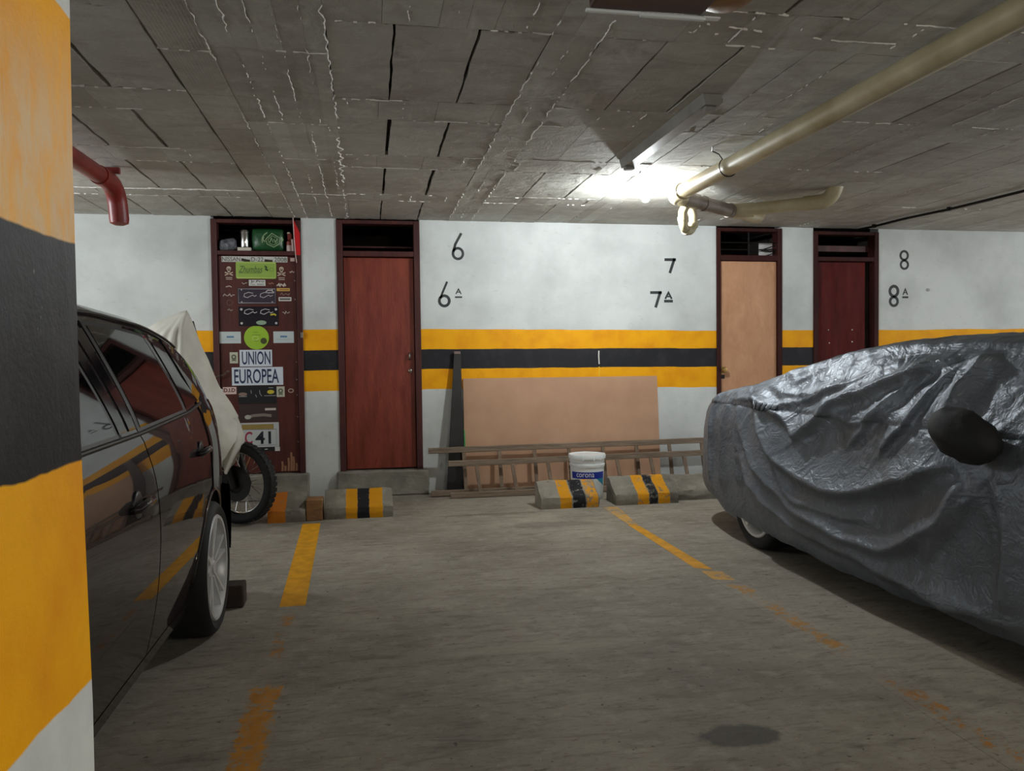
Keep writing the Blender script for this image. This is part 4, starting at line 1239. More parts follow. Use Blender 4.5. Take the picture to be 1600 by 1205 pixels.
def patch(x0, x1, z0f, z1f, off, n=24):
    bm = BM()
    prev = None
    for i in range(n + 1):
        x = x0 + (x1 - x0) * i / n
        cur = [bm.verts.new((x, off, z0f(x))), bm.verts.new((x, off, z1f(x)))]
        if prev: bm.faces.new((prev[0], cur[0], cur[1], prev[1]))
        prev = cur
    wrap(bm, .150)
    return bm
lb = obj('paper_label', patch(-.165, .185, lambda x: .04, lambda x: .253, .002), MAT['white_plastic'], r, True)
obj('blue_band', patch(-.16, .178, lambda x: .190, lambda x: .250, .003), MAT['label_blue'], lb, True)
obj('teal_corner', patch(.085, .178, lambda x: .190 - max(0, (x - .085)) * .75, lambda x: .190, .003), MAT['label_teal'], lb, True)
bm = text_verts('corona', -.10, .062, .205, .238, 0)
for v in bm.verts: v.co.y = .0042
wrap(bm, .150)
obj('lettering', bm, flat('label_white', 236, 240, 244), lb)
bm = BM(); tube(bm, [(bc[0] - .156, bc[1], F + .30), (bc[0] - .15, bc[1] + .06, F + .24), (bc[0], bc[1] + .165, F + .20), (bc[0] + .15, bc[1] + .06, F + .24), (bc[0] + .156, bc[1], F + .30)], .003, 6); obj('wire_handle', bm, MAT['metal'], r, True)

# ------------------------------------------------------------------ car shapes
def interp(x, pts):
    if x <= pts[0][0]: return pts[0][1]
    for (a, b), (c, d) in zip(pts, pts[1:]):
        if x <= c:
            t = (x - a) / (c - a)
            return b + (d - b) * t
    return pts[-1][1]
def sm(x, pts):
    """smooth interpolation: average of nearby linear samples"""
    w = .10
    return sum(interp(x + w * k / 4, pts) for k in range(-4, 5)) / 9

# ---- the dark hatchback at left: rear towards the wall (+y)
CX = -1.555
HATCH_TOP = [(.52, .70), (.60, .90), (1.0, 1.01), (1.45, 1.08), (2.1, 1.46), (2.5, 1.515), (3.0, 1.53), (3.6, 1.505), (3.95, 1.45), (4.12, 1.37), (4.30, 1.17), (4.42, 1.02), (4.50, .85), (4.55, .62), (4.57, .45)]
def h_top(y): return sm(y, HATCH_TOP)
BELT = [(1.4, 1.01), (2.5, 1.055), (3.8, 1.105), (4.5, 1.10)]
def h_plan(y):
    if y > 3.5:
        t = min(1, (y - 3.5) / 1.10)
        return 1 - .045 * t - .30 * t ** 5
    if y < 1.3:
        t = min(1, (1.3 - y) / .8)
        return 1 - .05 * t - .25 * t ** 3.5
    return 1.0
BODY = [(.20, .77), (.30, .798), (.45, .833), (.62, .852), (.78, .855), (.90, .845), (.98, .825), (1.06, .785), (1.12, .768)]
def h_half(y, z):
    """half width of the car at height z (below the roof crown)"""
    b = interp(y, BELT)
    if z <= b:
        zz = .20 + (z - .20) * (1.06 - .20) / (b - .20)
        w = sm(zz, BODY) if zz < 1.0 else interp(zz, BODY)
    else:
        zr = h_top(y) - .075
        t = max(0, min(1.2, (z - b) / max(.12, 1.46 - b)))
        w = .785 - .19 * t ** 1.15
    return w * h_plan(y)
def h_pt(y, z, off=0.0):
    return Vector((CX + h_half(y, z) + off, y, z))
WY, WZ, AR = 3.80, F + .307, .365          # rear axle, arch radius
FY = 1.32
def h_bottom(y):
    zb = .255
    for cy in (WY, FY):
        if abs(y - cy) < AR:
            zb = max(zb, WZ + math.sqrt(AR * AR - (y - cy) ** 2))
    return zb

car = thing('hatchback_car', 'dark plum hatchback parked nose-out at left behind the striped pillar', 'car', (CX, 2.55, F))
def car_shell():
    bm = BM()
    ys = sorted(set([.50 + .012 * i for i in range(14)] + [.66 + .06 * i for i in range(56)] + [3.95 + .02 * i for i in range(33)]))
    ys = [y for y in ys if y <= 4.571]
    nz, nt = 22, 12
    for s in (1, -1):
        rows = []
        for y in ys:
            zt = h_top(y); c = .075
            zr = max(zt - c, .25)
            zb = min(h_bottom(y), zr - .01)
            row = []
            for i in range(nz + 1):
                z = zb + (zr - zb) * i / nz
                row.append((h_half(y, z) - .008, z))
            w = row[-1][0]
            for i in range(1, nt + 1):
                f = 1 - i / nt
                row.append((w * f, zr + (zt - zr) * (1 - f ** 2.6) ** (1 / 2.6)))
            rows.append([bm.verts.new((CX + s * a, y, b)) for a, b in row])
        for a, b in zip(rows, rows[1:]):
            for k in range(len(a) - 1):
                bm.faces.new((a[k], b[k], b[k + 1], a[k + 1]))
        for row in (rows[0], rows[-1]):
            c = bm.verts.new((CX, row[0].co.y, row[0].co.z))
            bm.faces.new([c] + row)
    bmesh.ops.remove_doubles(bm, verts=bm.verts[:], dist=.0008)
    return bm
shell = obj('body_shell', car_shell(), MAT['carpaint'], car, True, auto=50)

def panel(name, ys, zlo, zhi, par, mat=None, off=0.0, nz=26, t=.010, smooth=True, shift=0.0):
    """Outer skin panel between zlo(y) and zhi(y); its rim turns inwards so that the shut line is a real gap."""
    bm = BM()
    rows = []
    for y in ys:
        a, b = zlo(y), zhi(y)
        rows.append([bm.verts.new(h_pt(y, a + (b - a) * i / nz, off)) for i in range(nz + 1)])
    for a, b in zip(rows, rows[1:]):
        for k in range(nz):
            bm.faces.new((a[k], b[k], b[k + 1], a[k + 1]))
    edge = [e for e in bm.edges if len(e.link_faces) == 1]
    r = bmesh.ops.extrude_edge_only(bm, edges=edge)
    for v in [g for g in r['geom'] if isinstance(g, bmesh.types.BMVert)]:
        v.co.x -= t
    return obj(name, bm, mat or MAT['carpaint'], par, smooth, auto=40)
lin = lambda a, b, n: [a + (b - a) * i / n for i in range(n + 1)]
RAIL = lambda y: h_top(y) - .078
# door shut lines follow (y,z); the doors run up to the roof rail as framed doors
panel('front_door', lin(1.75, 2.795, 30), lambda y: .30, lambda y: min(RAIL(y) - .045, interp(y, [(1.75, 1.16), (2.2, 1.40)])), car)
def rd_zlo(y):
    return max(.30, h_bottom(y) + .035) if y > 3.36 else .30
panel('rear_door', lin(2.805, 3.36, 18) + [WY - (AR + .03) * math.cos(a) for a in [math.radians(2 + 4.0 * i) for i in range(20)] if 3.36 < WY - (AR + .03) * math.cos(a) < 3.76], lambda y: max(.30, (WZ + math.sqrt(max(0, (AR + .035) ** 2 - (y - WY) ** 2))) if y > WY - AR - .034 else .30),
      lambda y: RAIL(y) - .045, car)
def qt_ys():
    ang = [math.radians(98 - 5 * i) for i in range(0, 20)]
    return [y for y in sorted([WY - AR * math.cos(a + 0) for a in [math.radians(84 + 4.8 * i) for i in range(20)]]) if y > 3.772]
ysq = [3.772] + [y for y in qt_ys() if y > 3.79] + lin(4.17, 4.40, 10)
panel('rear_quarter', ysq, lambda y: max(.30, h_bottom(y)), lambda y: max(.5, min(RAIL(y) - .01, h_top(y) - .09)), car)
panel('side_sill', lin(1.72, 3.42, 40), lambda y: .245, lambda y: .292, car, nz=4)
panel('front_wing', lin(.75, FY - AR, 8) + [FY - AR * math.cos(a) for a in [math.radians(3 + 6 * i) for i in range(30)]] + [1.74], lambda y: max(.30, h_bottom(y)), lambda y: min(h_top(y) - .10, .98), car)
# wheel arch lip
bm = BM()
tube(bm, [h_pt(WY - (AR - .004) * math.cos(a), WZ + (AR - .004) * math.sin(a), -.006) for a in [math.radians(4 + 6 * i) for i in range(30)]], .010, 8); obj('arch_lip', bm, MAT['carpaint'], car, True)
# glass: standing a little proud of the shell, in black rubber
def glass(name, yl, yr, zb, zt, mat, off, nz=18, ny=14, par=None):
    bm = BM()
    g = []
    for i in range(nz + 1):
        q = i / nz
        row = []
        for j in range(ny + 1):
            f = j / ny
            y0 = yl(q); y1 = yr(q)
            y = y0 + (y1 - y0) * f
            z = zb(y) + (zt(y) - zb(y)) * q
            row.append(bm.verts.new(h_pt(y, z, off)))
        g.append(row)
    for a, b in zip(g, g[1:]):
        for k in range(ny):
            bm.faces.new((a[k], b[k], b[k + 1], a[k + 1]))
    edge = [e for e in bm.edges if len(e.link_faces) == 1]
    r = bmesh.ops.extrude_edge_only(bm, edges=edge)
    for v in [q for q in r['geom'] if isinstance(q, bmesh.types.BMVert)]:
        v.co.x -= .012
    return obj(name, bm, mat, par or car, True, auto=40)
wt = lambda y: interp(y, [(1.8, 1.16), (2.25, 1.385), (2.8, 1.412), (3.1, 1.412), (3.4, 1.395), (3.6, 1.355), (3.72, 1.30), (3.85, 1.16)])
wb = lambda y: interp(y, [(1.8, 1.05), (2.8, 1.065), (3.5, 1.09), (3.85, 1.115)])
glass('window_rubber', lambda q: 1.80 + q * .42, lambda q: 2.60 - q * .04, lambda y: wb(y) - .012, lambda y: wt(y) + .012, MAT['trim'], .0015)
glass('front_window', lambda q: 1.83 + q * .42, lambda q: 2.575 - q * .045, wb, wt, MAT['carglass'], .004)
glass('window_rubber', lambda q: 2.795 + q * .015, lambda q: 3.50 - q * .03, lambda y: wb(y) - .014, lambda y: wt(y) + .014, MAT['trim'], .0015)
glass('rear_window', lambda q: 2.83 + q * .015, lambda q: 3.45 + q * .0, wb, wt, MAT['carglass'], .004)
glass('quarter_window', lambda q: 3.51 + q * .03, lambda q: 3.80 - q * .18, wb, wt, MAT['carglass'], .004)
# B pillar applique (glossy) and belt moulding
glass('pillar_trim', lambda q: 2.61 - q * .04, lambda q: 2.675 - q * .035, wb, lambda y: 1.405, flat('gloss_black', 24, 24, 28, .08), .004, ny=4)
glass('pillar_trim', lambda q: 2.71 - q * .03, lambda q: 2.775 - q * .015, wb, lambda y: 1.405, flat('gloss_black', 24, 24, 28, .08), .004, ny=4)
bm = BM(); tube(bm, [h_pt(y, wb(y) - .018, .002) for y in lin(1.8, 3.83, 40)], .008, 6); obj('belt_moulding', bm, MAT['trim'], car, True)
# roof drip moulding
bm = BM(); tube(bm, [Vector((CX + h_half(y, RAIL(y)) * .985, y, RAIL(y) + .012)) for y in lin(2.0, 4.0, 40)], .006, 6); obj('roof_moulding', bm, MAT['trim'], car, True)
# handles
def handle(y, z, par_name):
    bm = BM()
    pts = [h_pt(y - .085, z - .004, -.002), h_pt(y - .075, z, .022), h_pt(y, z + .006, .030), h_pt(y + .075, z + .004, .022), h_pt(y + .085, z, -.002)]
    tube(bm, pts, [.010, .013, .014, .013, .010], 10)
    par = [c for c in car.children if c.name.split('.')[0] == par_name][0]
    obj('door_handle', bm, MAT['carpaint'], par, True)
    bm = BM()
    c = h_pt(y, z - .002, .001)
    lathe(bm, [(0, .002), (.040, .002), (.047, -.001), (.047, -.004)], c, (1, 0, 0), 24)
    obj('handle_cup', bm, MAT['trim'], par, True)
handle(2.57, .845, 'front_door'); handle(3.52, .905, 'rear_door')
# tail lamp wrapping the rear corner, bumper, tailgate glass
def lamp_patch():
    bm = BM(); g = []
    for i in range(15):
        z = .80 + (1.10 - .80) * i / 14
        ytop = interp(z, [(.80, 4.46), (.95, 4.40), (1.10, 4.28)])
        row = []
        for j in range(9):
            y = ytop - (.16 - .05 * i / 14) * (1 - j / 8)
            row.append(bm.verts.new(h_pt(min(y, 4.52), z, .006)))
        g.append(row)
    for a, b in zip(g, g[1:]):
        for k in range(8):
            bm.faces.new((a[k], b[k], b[k + 1], a[k + 1]))
    edge = [e for e in bm.edges if len(e.link_faces) == 1]
    r = bmesh.ops.extrude_edge_only(bm, edges=edge)
    for v in [q for q in r['geom'] if isinstance(q, bmesh.types.BMVert)]: v.co.x -= .02
    return bm
obj('tail_lamp', lamp_patch(), MAT['tail'], car, True, auto=40)
bm = BM()
rows = []
for i in range(13):
    z = .30 + .34 * i / 12
    bulge = .035 * math.sin(math.pi * i / 12) ** .6
    row = []
    for j in range(25):
        a = -1 + 2 * j / 24
        x = CX + a * .815
        yy = 4.60 + bulge - .22 * abs(a) ** 6 - .05 * abs(a) ** 2
        row.append(bm.verts.new((x, yy, z)))
    rows.append(row)
for a, b in zip(rows, rows[1:]):
    for k in range(24): bm.faces.new((a[k], a[k + 1], b[k + 1], b[k]))
obj('rear_bumper', bm, MAT['carpaint'], car, True)
bm = BM()
rows = []
for i in range(9):
    y = 4.10 + .30 * i / 8
    z = h_top(y) + .004
    rows.append([bm.verts.new((CX + a * .50, y, z - .03 * abs(a) ** 3)) for a in [-1 + 2 * j / 12 for j in range(13)]])
for a, b in zip(rows, rows[1:]):
    for k in range(12): bm.faces.new((a[k], a[k + 1], b[k + 1], b[k]))
obj('rear_glass', bm, MAT['carglass'], car, True)
bm = BM(); box(bm, CX - .72, CX + .72, .75, 4.42, .19, .40, .02); box(bm, CX - .60, CX + .60, .8, 4.4, .4, .9); obj('underbody', bm, MAT['under'], car)
for cy in (WY, FY):
    bm = BM(); lathe(bm, [(AR - .005, -.0), (AR - .005, -.30), (0, -.30)], (CX + .815, cy, WZ), (1, 0, 0), 36)
    bmesh.ops.delete(bm, geom=[f for f in bm.faces if f.calc_center_median().z < WZ - .03], context='FACES'); obj('wheel_well', bm, MAT['under'], car)

def wheel(par, c, ax, R, RR, mat_rim, spokes=5, prefix='', width=.19, double=True, depth=.05):
    """Tyre, rim with spokes, hub: c is the centre of the outer face plane, ax points outwards."""
    c = Vector(c); ax = Vector(ax).normalized()
    bm = BM()
    w = width
    lathe(bm, [(RR - .004, -.012), (RR + .012, .0), (RR + (R - RR) * .55, .008), (R - .016, .0), (R - .003, -.016), (R, -.04), (R, -w + .04), (R - .003, -w + .016), (R - .016, -w), (RR + .01, -w), (RR - .004, -w + .01)], c, ax, 48, True)
    obj(prefix + 'tyre', bm, MAT['rubber'], par, True, auto=45)
    bm = BM()
    lathe(bm, [(RR + .004, -.004), (RR - .002, .004), (RR - .014, .002), (RR - .024, -.015), (RR - .030, -.05), (RR - .034, -w + .02), (RR - .006, -w + .01)], c, ax, 48)
    rim = obj(prefix + 'rim', bm, mat_rim, par, True, auto=45)
    bm = BM(); lathe(bm, [(RR - .032, -w + .03), (.0, -w + .03)], c, ax, 32); obj('brake_drum', bm, MAT['under'], rim)
    bm = BM(); lathe(bm, [(0, -.012), (.030, -.012), (.034, -.018), (.062, -.026), (.066, -.07), (0, -.07)], c, ax, 28); obj('hub_cap', bm, mat_rim, rim, True, auto=40)
    up = Vector((0, 0, 1)); sd = ax.cross(up).normalized(); up = sd.cross(ax).normalized()
    for k in range(spokes):
        a0 = 2 * math.pi * (k + .25) / spokes
        for off in ((-.13, .13) if double else (0,)):
            bm = BM()
            a1 = a0 + off
            def P(r, da, h): return c + r * (math.cos(a0 + da) * sd + math.sin(a0 + da) * up) + ax * h
            w0, w1 = (.20, .065) if double else (.35, .12)
            r0, r1 = .050, RR - .010
            o0, o1 = off * 1.6, off * 1.45
            hexa(bm, [P(r0, o0 - w0, -.05), P(r0, o0 + w0, -.05), P(r1, o1 + w1, -.035), P(r1, o1 - w1, -.035), P(r0, o0 - w0 * .7, -.018), P(r0, o0 + w0 * .7, -.018), P(r1, o1 + w1 * .6, -.002), P(r1, o1 - w1 * .6, -.002)], .003)
            obj('spoke', bm, mat_rim, rim)
    return rim
RT = .305
wheel(car, (CX + .845, WY, F + RT), (1, 0, 0), RT, .238, MAT['alloy'], 5, 'rear_')
wheel(car, (CX + .845, FY, F + RT), (1, 0, 0), RT, .238, MAT['alloy'], 5, 'front_')
wheel(car, (CX - .845, WY, F + RT), (-1, 0, 0), RT, .238, MAT['alloy'], 5, 'rear_')
wheel(car, (CX - .845, FY, F + RT), (-1, 0, 0), RT, .238, MAT['alloy'], 5, 'front_')

# ---- the covered saloon at right: boot towards the wall
KX = 3.28
SED_TOP = [(.55, .75), (.75, .98), (1.7, 1.06), (2.45, 1.34), (3.0, 1.375), (3.6, 1.375), (4.05, 1.335), (4.5, 1.23), (4.85, 1.125), (5.05, 1.10), (5.30, 1.08), (5.46, 1.02), (5.64, .89), (5.79, .75), (5.89, .62), (5.93, .45)]
def k_top(y): return sm(y, SED_TOP)
def k_plan(y):
    if y > 4.6:
        t = min(1, (y - 4.6) / 1.36)
        return 1 - .04 * t - .40 * t ** 6.5
    if y < 1.6:
        t = min(1, (1.6 - y) / 1.1)
        return 1 - .05 * t - .30 * t ** 3.5
    return 1.0
K_BODY = [(.10, .865), (.25, .872), (.45, .868), (.65, .858), (.82, .845), (.95, .81), (1.05, .75)]
def k_half(y, z):
    if z <= .97:
        w = sm(z, K_BODY) if z < .95 else interp(z, K_BODY)
    else:
        w = .80 - .55 * (z - .97) if z < 1.2 else .80 - .55 * .23 - .75 * (z - 1.2)
        w = max(.35, w)
    return w * k_plan(y)
K_HEM = [(.6, .20), (2.2, .17), (2.6, .165), (3.28, .135), (4.06, .145), (4.5, .165), (4.83, .175), (5.12, .18), (5.35, .25), (5.93, .30)]
# main folds of the sheet in (y, z) on the visible flank: polyline, width, outward height
FOLDS = [
    ([(4.76, 1.00), (4.45, .74), (4.02, .585), (3.64, .585), (3.20, .70), (2.92, .81)], 0.063, 0.058),
    ([(4.92, .84), (4.57, .58), (4.06, .41), (3.58, .345), (3.15, .42), (2.81, .70)], 0.053, 0.043),
    ([(4.85, .62), (4.55, .42), (4.19, .32), (3.64, .27), (3.07, .235), (2.55, .225)], 0.053, 0.049),
    ([(3.16, 1.24), (3.53, 1.11), (3.87, .99), (4.19, .78)], 0.042, 0.052),
    ([(4.78, 1.00), (4.37, .905), (4.12, .80)], 0.034, 0.038),
    ([(2.95, 1.28), (2.98, 1.18), (3.0, 1.08), (3.02, .95)], 0.053, 0.051),
    ([(3.08, 1.21), (3.29, .96), (3.43, .77)], 0.032, 0.032),
    ([(3.25, 1.22), (3.52, .98), (3.72, .80)], 0.029, 0.026),
    ([(4.98, .98), (4.92, .70), (4.86, .42)], 0.042, 0.032),
    ([(5.15, 1.0), (5.18, .70), (5.14, .35)], 0.042, 0.026),
    ([(5.35, 1.0), (5.40, .70), (5.36, .35)], 0.047, 0.026),
    ([(2.86, .74), (2.95, .55), (3.05, .36)], 0.032, 0.032),
    ([(2.70, .78), (2.62, .50), (2.60, .28)], 0.042, 0.032),
    ([(4.65, 1.08), (4.2, 1.04), (3.85, 1.12)], 0.032, 0.017),
    ([(5.15, .99), (4.8, .985), (4.45, .965), (4.1, 1.03), (3.7, 1.17)], 0.023, 0.023),
    ([(3.95, .98), (3.72, .92), (3.5, .98), (3.35, 1.1)], 0.032, 0.023),
    ([(4.4, .70), (4.25, .52), (3.9, .45), (3.4, .48)], 0.032, 0.023),
]
def seg_dist(Y, Z, poly):
    d = np.full(Y.shape, 1e9)
    side = np.zeros(Y.shape)
    tt = np.zeros(Y.shape)
    n = len(poly) - 1
    for i, ((a, b), (c, e)) in enumerate(zip(poly, poly[1:])):
        vx, vy = c - a, e - b
        L2 = vx * vx + vy * vy
        t = np.clip(((Y - a) * vx + (Z - b) * vy) / L2, 0, 1)
        dx, dy = Y - (a + t * vx), Z - (b + t * vy)
        q = np.sqrt(dx * dx + dy * dy)
        m = q < d
        d = np.where(m, q, d)
        side = np.where(m, np.sign(vx * dy - vy * dx), side)
        tt = np.where(m, (i + t) / n, tt)
    return d, side, tt
def smooth_poly(p, n=5):
    """Catmull-Rom through the points"""
    out = []
    q = [p[0]] + list(p) + [p[-1]]
    for i in range(1, len(q) - 2):
        for k in range(n):
            t = k / n
            r = []
            for d in (0, 1):
                a, b, c, e = q[i - 1][d], q[i][d], q[i + 1][d], q[i + 2][d]
                r.append(.5 * (2 * b + (c - a) * t + (2 * a - 5 * b + 4 * c - e) * t * t + (3 * b - a - 3 * c + e) * t ** 3))
            out.append(tuple(r))
    out.append(p[-1])
    return out

def build_cover():
    ys = np.concatenate([np.linspace(.56, 2.3, 50, endpoint=False), np.linspace(2.3, 5.5, 300, endpoint=False), np.linspace(5.5, 5.93, 60)])
    verts, faces = [], []
    for s in (-1, 1):
        nz, nt = (110, 50) if s == -1 else (30, 20)
        X = np.zeros((len(ys), nz + nt + 1)); Y = X.copy(); Z = X.copy()
        for i, y in enumerate(ys):
            zt = k_top(y); c = .07
            zr = max(zt - c, .33)
            zb = interp(y, K_HEM) + .005 * math.sin(y * 11) + .0025 * math.sin(y * 31 + 1)
            zb = min(zb, zr - .02)
            w = 0
            for j in range(nz + 1):
                z = zb + (zr - zb) * j / nz
                w = k_half(y, z)
                # tuck under at the hem where the elastic pulls in
                tuck = max(0, 1 - (z - zb) / .10)
                X[i, j] = w - .035 * tuck ** 2; Y[i, j] = y; Z[i, j] = z
            for j in range(1, nt + 1):
                f = 1 - j / nt
                X[i, nz + j] = w * f; Y[i, nz + j] = y; Z[i, nz + j] = zr + (zt - zr) * (1 - f ** 2.4) ** (1 / 2.4)
        X = KX + s * X
        # normals by finite differences
        P = np.stack([X, Y, Z], -1)
        du = np.gradient(P, axis=0); dv = np.gradient(P, axis=1)
        N = np.cross(du, dv); N /= np.maximum(np.linalg.norm(N, axis=-1, keepdims=True), 1e-9)
        ctr = np.array([KX, 0, .55]); out = P - ctr; out[..., 1] = (P[..., 1] - 3.2) * .15
        sg = np.sign((N * out).sum(-1, keepdims=True)); sg[sg == 0] = 1; N *= sg
        disp = np.zeros(X.shape)
        if s == -1:
            # warp the fold coordinates a little so that no fold runs like a drawn line
            wy = np.zeros(X.shape); wz = np.zeros(X.shape); crk = np.zeros(X.shape); big = np.zeros(X.shape)
            for i in range(X.shape[0]):
                for j in range(X.shape[1]):
                    if Y[i, j] < 2.2: continue
                    v = Vector((X[i, j] * 1.2, Y[i, j], Z[i, j]))
                    q = noise.noise_vector(v * 5.0)
                    wy[i, j], wz[i, j] = q.x, q.y
                    n1 = noise.noise(Vector((v.x * 3, v.y * 6.0 + q.z * .6, v.z * 6.0 + q.x * .6)))
                    n2 = noise.noise(Vector((v.x * 7 + 5, v.y * 14.0 + q.x, v.z * 14.0 + q.y)))
                    crk[i, j] = .006 * (1 - min(1, abs(n1) * 3.2)) + .0026 * (1 - min(1, abs(n2) * 3.0))
                    big[i, j] = noise.noise(v * 2.3) * .012
            YY = Y + .035 * wy; ZZ = Z + .025 * wz
            fade = np.clip((1.30 - Z) / .06, 0, 1)
            for poly, w, h in FOLDS:
                d, side, tt = seg_dist(YY, ZZ, smooth_poly(poly))
                # the sheet slopes out gently above the crest and tucks back sharply below it
                up = side * np.sign(poly[-1][0] - poly[0][0]) > 0
                prof = np.where(up, np.exp(-(d / (w * 1.9)) ** 1.0), np.exp(-(d / (w * .6)) ** 1.5)) * (1.25 if h > .035 else 1.0)
                taper = np.clip(np.minimum(tt, 1 - tt) * 5 + .25, 0, 1)
                disp += h * prof * taper * fade
            disp += crk * np.clip(.45 + (Z - .7) * 2.2, .35, 1.25) + big * np.clip((1.25 - Z) / .3, 0.15, 1)
            # gathers below the roof seam
            g = np.exp(-((Z - 1.235) / .035) ** 2) * (Y > 3.0) * (Y < 4.4)
            disp += g * .007 * np.sin(Y * 60 + wy * 16) * np.clip(.6 + wz * 1.5, 0, 1)
            # stretched dip of the flank between boot corner and mirror
            disp -= .03 * np.exp(-((Y - 3.7) / .55) ** 2 - ((Z - .80) / .16) ** 2)
        P = P + N * disp[..., None]
        # stitched roof seam: a fine groove
        base = len(verts)
        verts += [tuple(p) for p in P.reshape(-1, 3)]
        nc = X.shape[1]
        for i in range(X.shape[0] - 1):
            for j in range(nc - 1):
                a = base + i * nc + j
                f = (a, a + 1, a + nc + 1, a + nc)
                faces.append(f if s == 1 else f[::-1])
        # closed ends
        faces.append([base + j for j in range(nc)] + [])
        faces.append([base + (X.shape[0] - 1) * nc + j for j in range(nc)][::-1])
    me = bpy.data.meshes.new('car_cover')
    me.from_pydata(verts, [], faces)
    bm = BM(); bm.from_mesh(me); bpy.data.meshes.remove(me)
    bmesh.ops.remove_doubles(bm, verts=bm.verts[:], dist=.0008)
    return bm
cov = obj('car_cover', build_cover(), MAT['cover'], smooth=True)
tag(cov, 'grey crinkled sheet cover draped over the parked car at right', 'car cover')
# the mirror pocket of the cover
def blob(c, rx, ry, rz, rot, n=20, m=14, amp=.012):
    bm = BM()
    bmesh.ops.create_uvsphere(bm, u_segments=n, v_segments=m, radius=1.0)
    R = Matrix.Rotation(rot, 3, 'X')
    for v in bm.verts:
        q = v.co.copy()
        q = Vector((q.x * rx, q.y * ry, q.z * rz))
        k = noise.noise(v.co * 2.5) * amp + (1 - min(1, abs(noise.noise(v.co * 5.0)) * 3)) * amp * .5
        q += v.co.normalized() * k
        v.co = Vector(c) + R @ q
    return bm
obj('mirror_pocket', blob((KX - .915, 2.80, .95), .09, .175, .10, math.radians(16)), M('dark_cover_pocket', S(24, 25, 28), S(19, 20, 22), rough=.75, nscale=8, bump=.3, bscale=25, bdist=.01), cov, True)

under = thing('covered_car', 'saloon hidden under the grey sheet, only its pale wheel showing', 'car', (KX, 3.2, F))
bm = BM()
ysu = [.75 + .15 * i for i in range(33)]
rows = []
for y in ysu:
    zt = k_top(y) - .05
    row = []
    for i in range(15):
        f = i / 14
        z = .30 + (zt - .06 - .30) * f
        row.append((k_half(y, z) - .10, z))
    row.append((0, zt))
    rows.append([[bm.verts.new((KX + s * a, y, b)) for a, b in row] for s in (-1, 1)])
for a, b in zip(rows, rows[1:]):
    for s in (0, 1):
        for k in range(len(a[s]) - 1):
            bm.faces.new((a[s][k], b[s][k], b[s][k + 1], a[s][k + 1]))
obj('car_body', bm, MAT['under'], under, True)
bm = BM(); box(bm, KX - .70, KX + .70, .85, 5.45, .20, .34, .02); obj('underbody', bm, MAT['under'], under)
K_WY = 4.72
for sx in (-1, 1):
    for cy, nm in ((K_WY, 'rear_'), (2.15, 'front_')):
        wheel(under, (KX + sx * .835, cy, F + .30), (sx, .0, 0), .30, .222, MAT['rim_white'], 5, nm, .19, False)

# ------------------------------------------------------------------ motorcycle under its beige sheet
moto = thing('motorcycle', 'motorcycle under the beige sheet, its spoked front wheel turned out', 'motorcycle', (-1.65, 6.36, F))
wc = Vector((-1.005, 6.36, F + .318)); th = math.radians(30)
wax = Vector((-math.sin(th), -math.cos(th), 0))        # wheel axle, towards the camera side
wd = Vector((math.cos(th), -math.sin(th), 0))          # rolling direction
bm = BM()
Rt, tr = .318, .048
lathe(bm, [(Rt - .075, -.032), (Rt - .05, -.048), (Rt - .022, -.046), (Rt - .006, -.028), (Rt, .0), (Rt - .006, .028), (Rt - .022, .046), (Rt - .05, .048), (Rt - .075, .032)], wc, wax, 60, True)
tyre = obj('front_tyre', bm, MAT['rubber'], moto, True, auto=50)
kb = BM()
for k in range(44):
    for sgn in (-1, 1):
        a = 2 * math.pi * (k + (.25 if sgn > 0 else 0)) / 44
        rd = math.cos(a) * wd + math.sin(a) * Vector((0, 0, 1)); tg = -math.sin(a) * wd + math.cos(a) * Vector((0, 0, 1))
        c = wc + rd * (Rt - .003) + wax * sgn * .020
        pts = []
        for h in (-.004, .0035):
            for p, q in ((-1, -1), (1, -1), (1, 1), (-1, 1)):
                pts.append(c + rd * h + tg * p * .015 + wax * q * .014)
        hexa(kb, pts)
ob = obj('tread_blocks', kb, MAT['rubber'], tyre); ob['kind'] = 'stuff'
bm = BM(); lathe(bm, [(Rt - .072, -.030), (Rt - .080, -.024), (Rt - .090, -.010), (Rt - .090, .010), (Rt - .080, .024), (Rt - .072, .030)], wc, wax, 60, True); rim = obj('front_rim', bm, MAT['chrome'], moto, True, auto=50)
bm = BM(); lathe(bm, [(0, -.06), (.035, -.06), (.04, -.04), (.028, -.03), (.028, .03), (.04, .04), (.035, .06), (0, .06)], wc, wax, 24); obj('front_hub', bm, MAT['dark_metal'], moto, True, auto=40)
for k in range(28):
    a = 2 * math.pi * k / 28; sgn = 1 if k % 2 else -1
    b = a + (.55 if (k // 2) % 2 else -.55)
    p0 = wc + .036 * (math.cos(b) * wd + math.sin(b) * Vector((0, 0, 1))) + wax * .036 * sgn
    p1 = wc + (Rt - .088) * (math.cos(a) * wd + math.sin(a) * Vector((0, 0, 1)))
    bm = BM(); tube(bm, [p0, p1], .0022, 5); obj('spoke', bm, MAT['chrome'], rim)
bm = BM(); lathe(bm, [(.075, .050), (.138, .050), (.138, .056), (.075, .056)], wc, wax, 40, True); obj('brake_disc', bm, MAT['dark_metal'], moto, True, auto=40)
bm = BM(); lathe(bm, [(0, .052), (.085, .052), (.095, .045), (.095, .03), (0, .03)], wc, wax, 28); obj('hub_cover', bm, MAT['dark_metal'], moto, True, auto=40)
c = wc + wax * .055 + wd * -.05 + Vector((0, 0, .125))
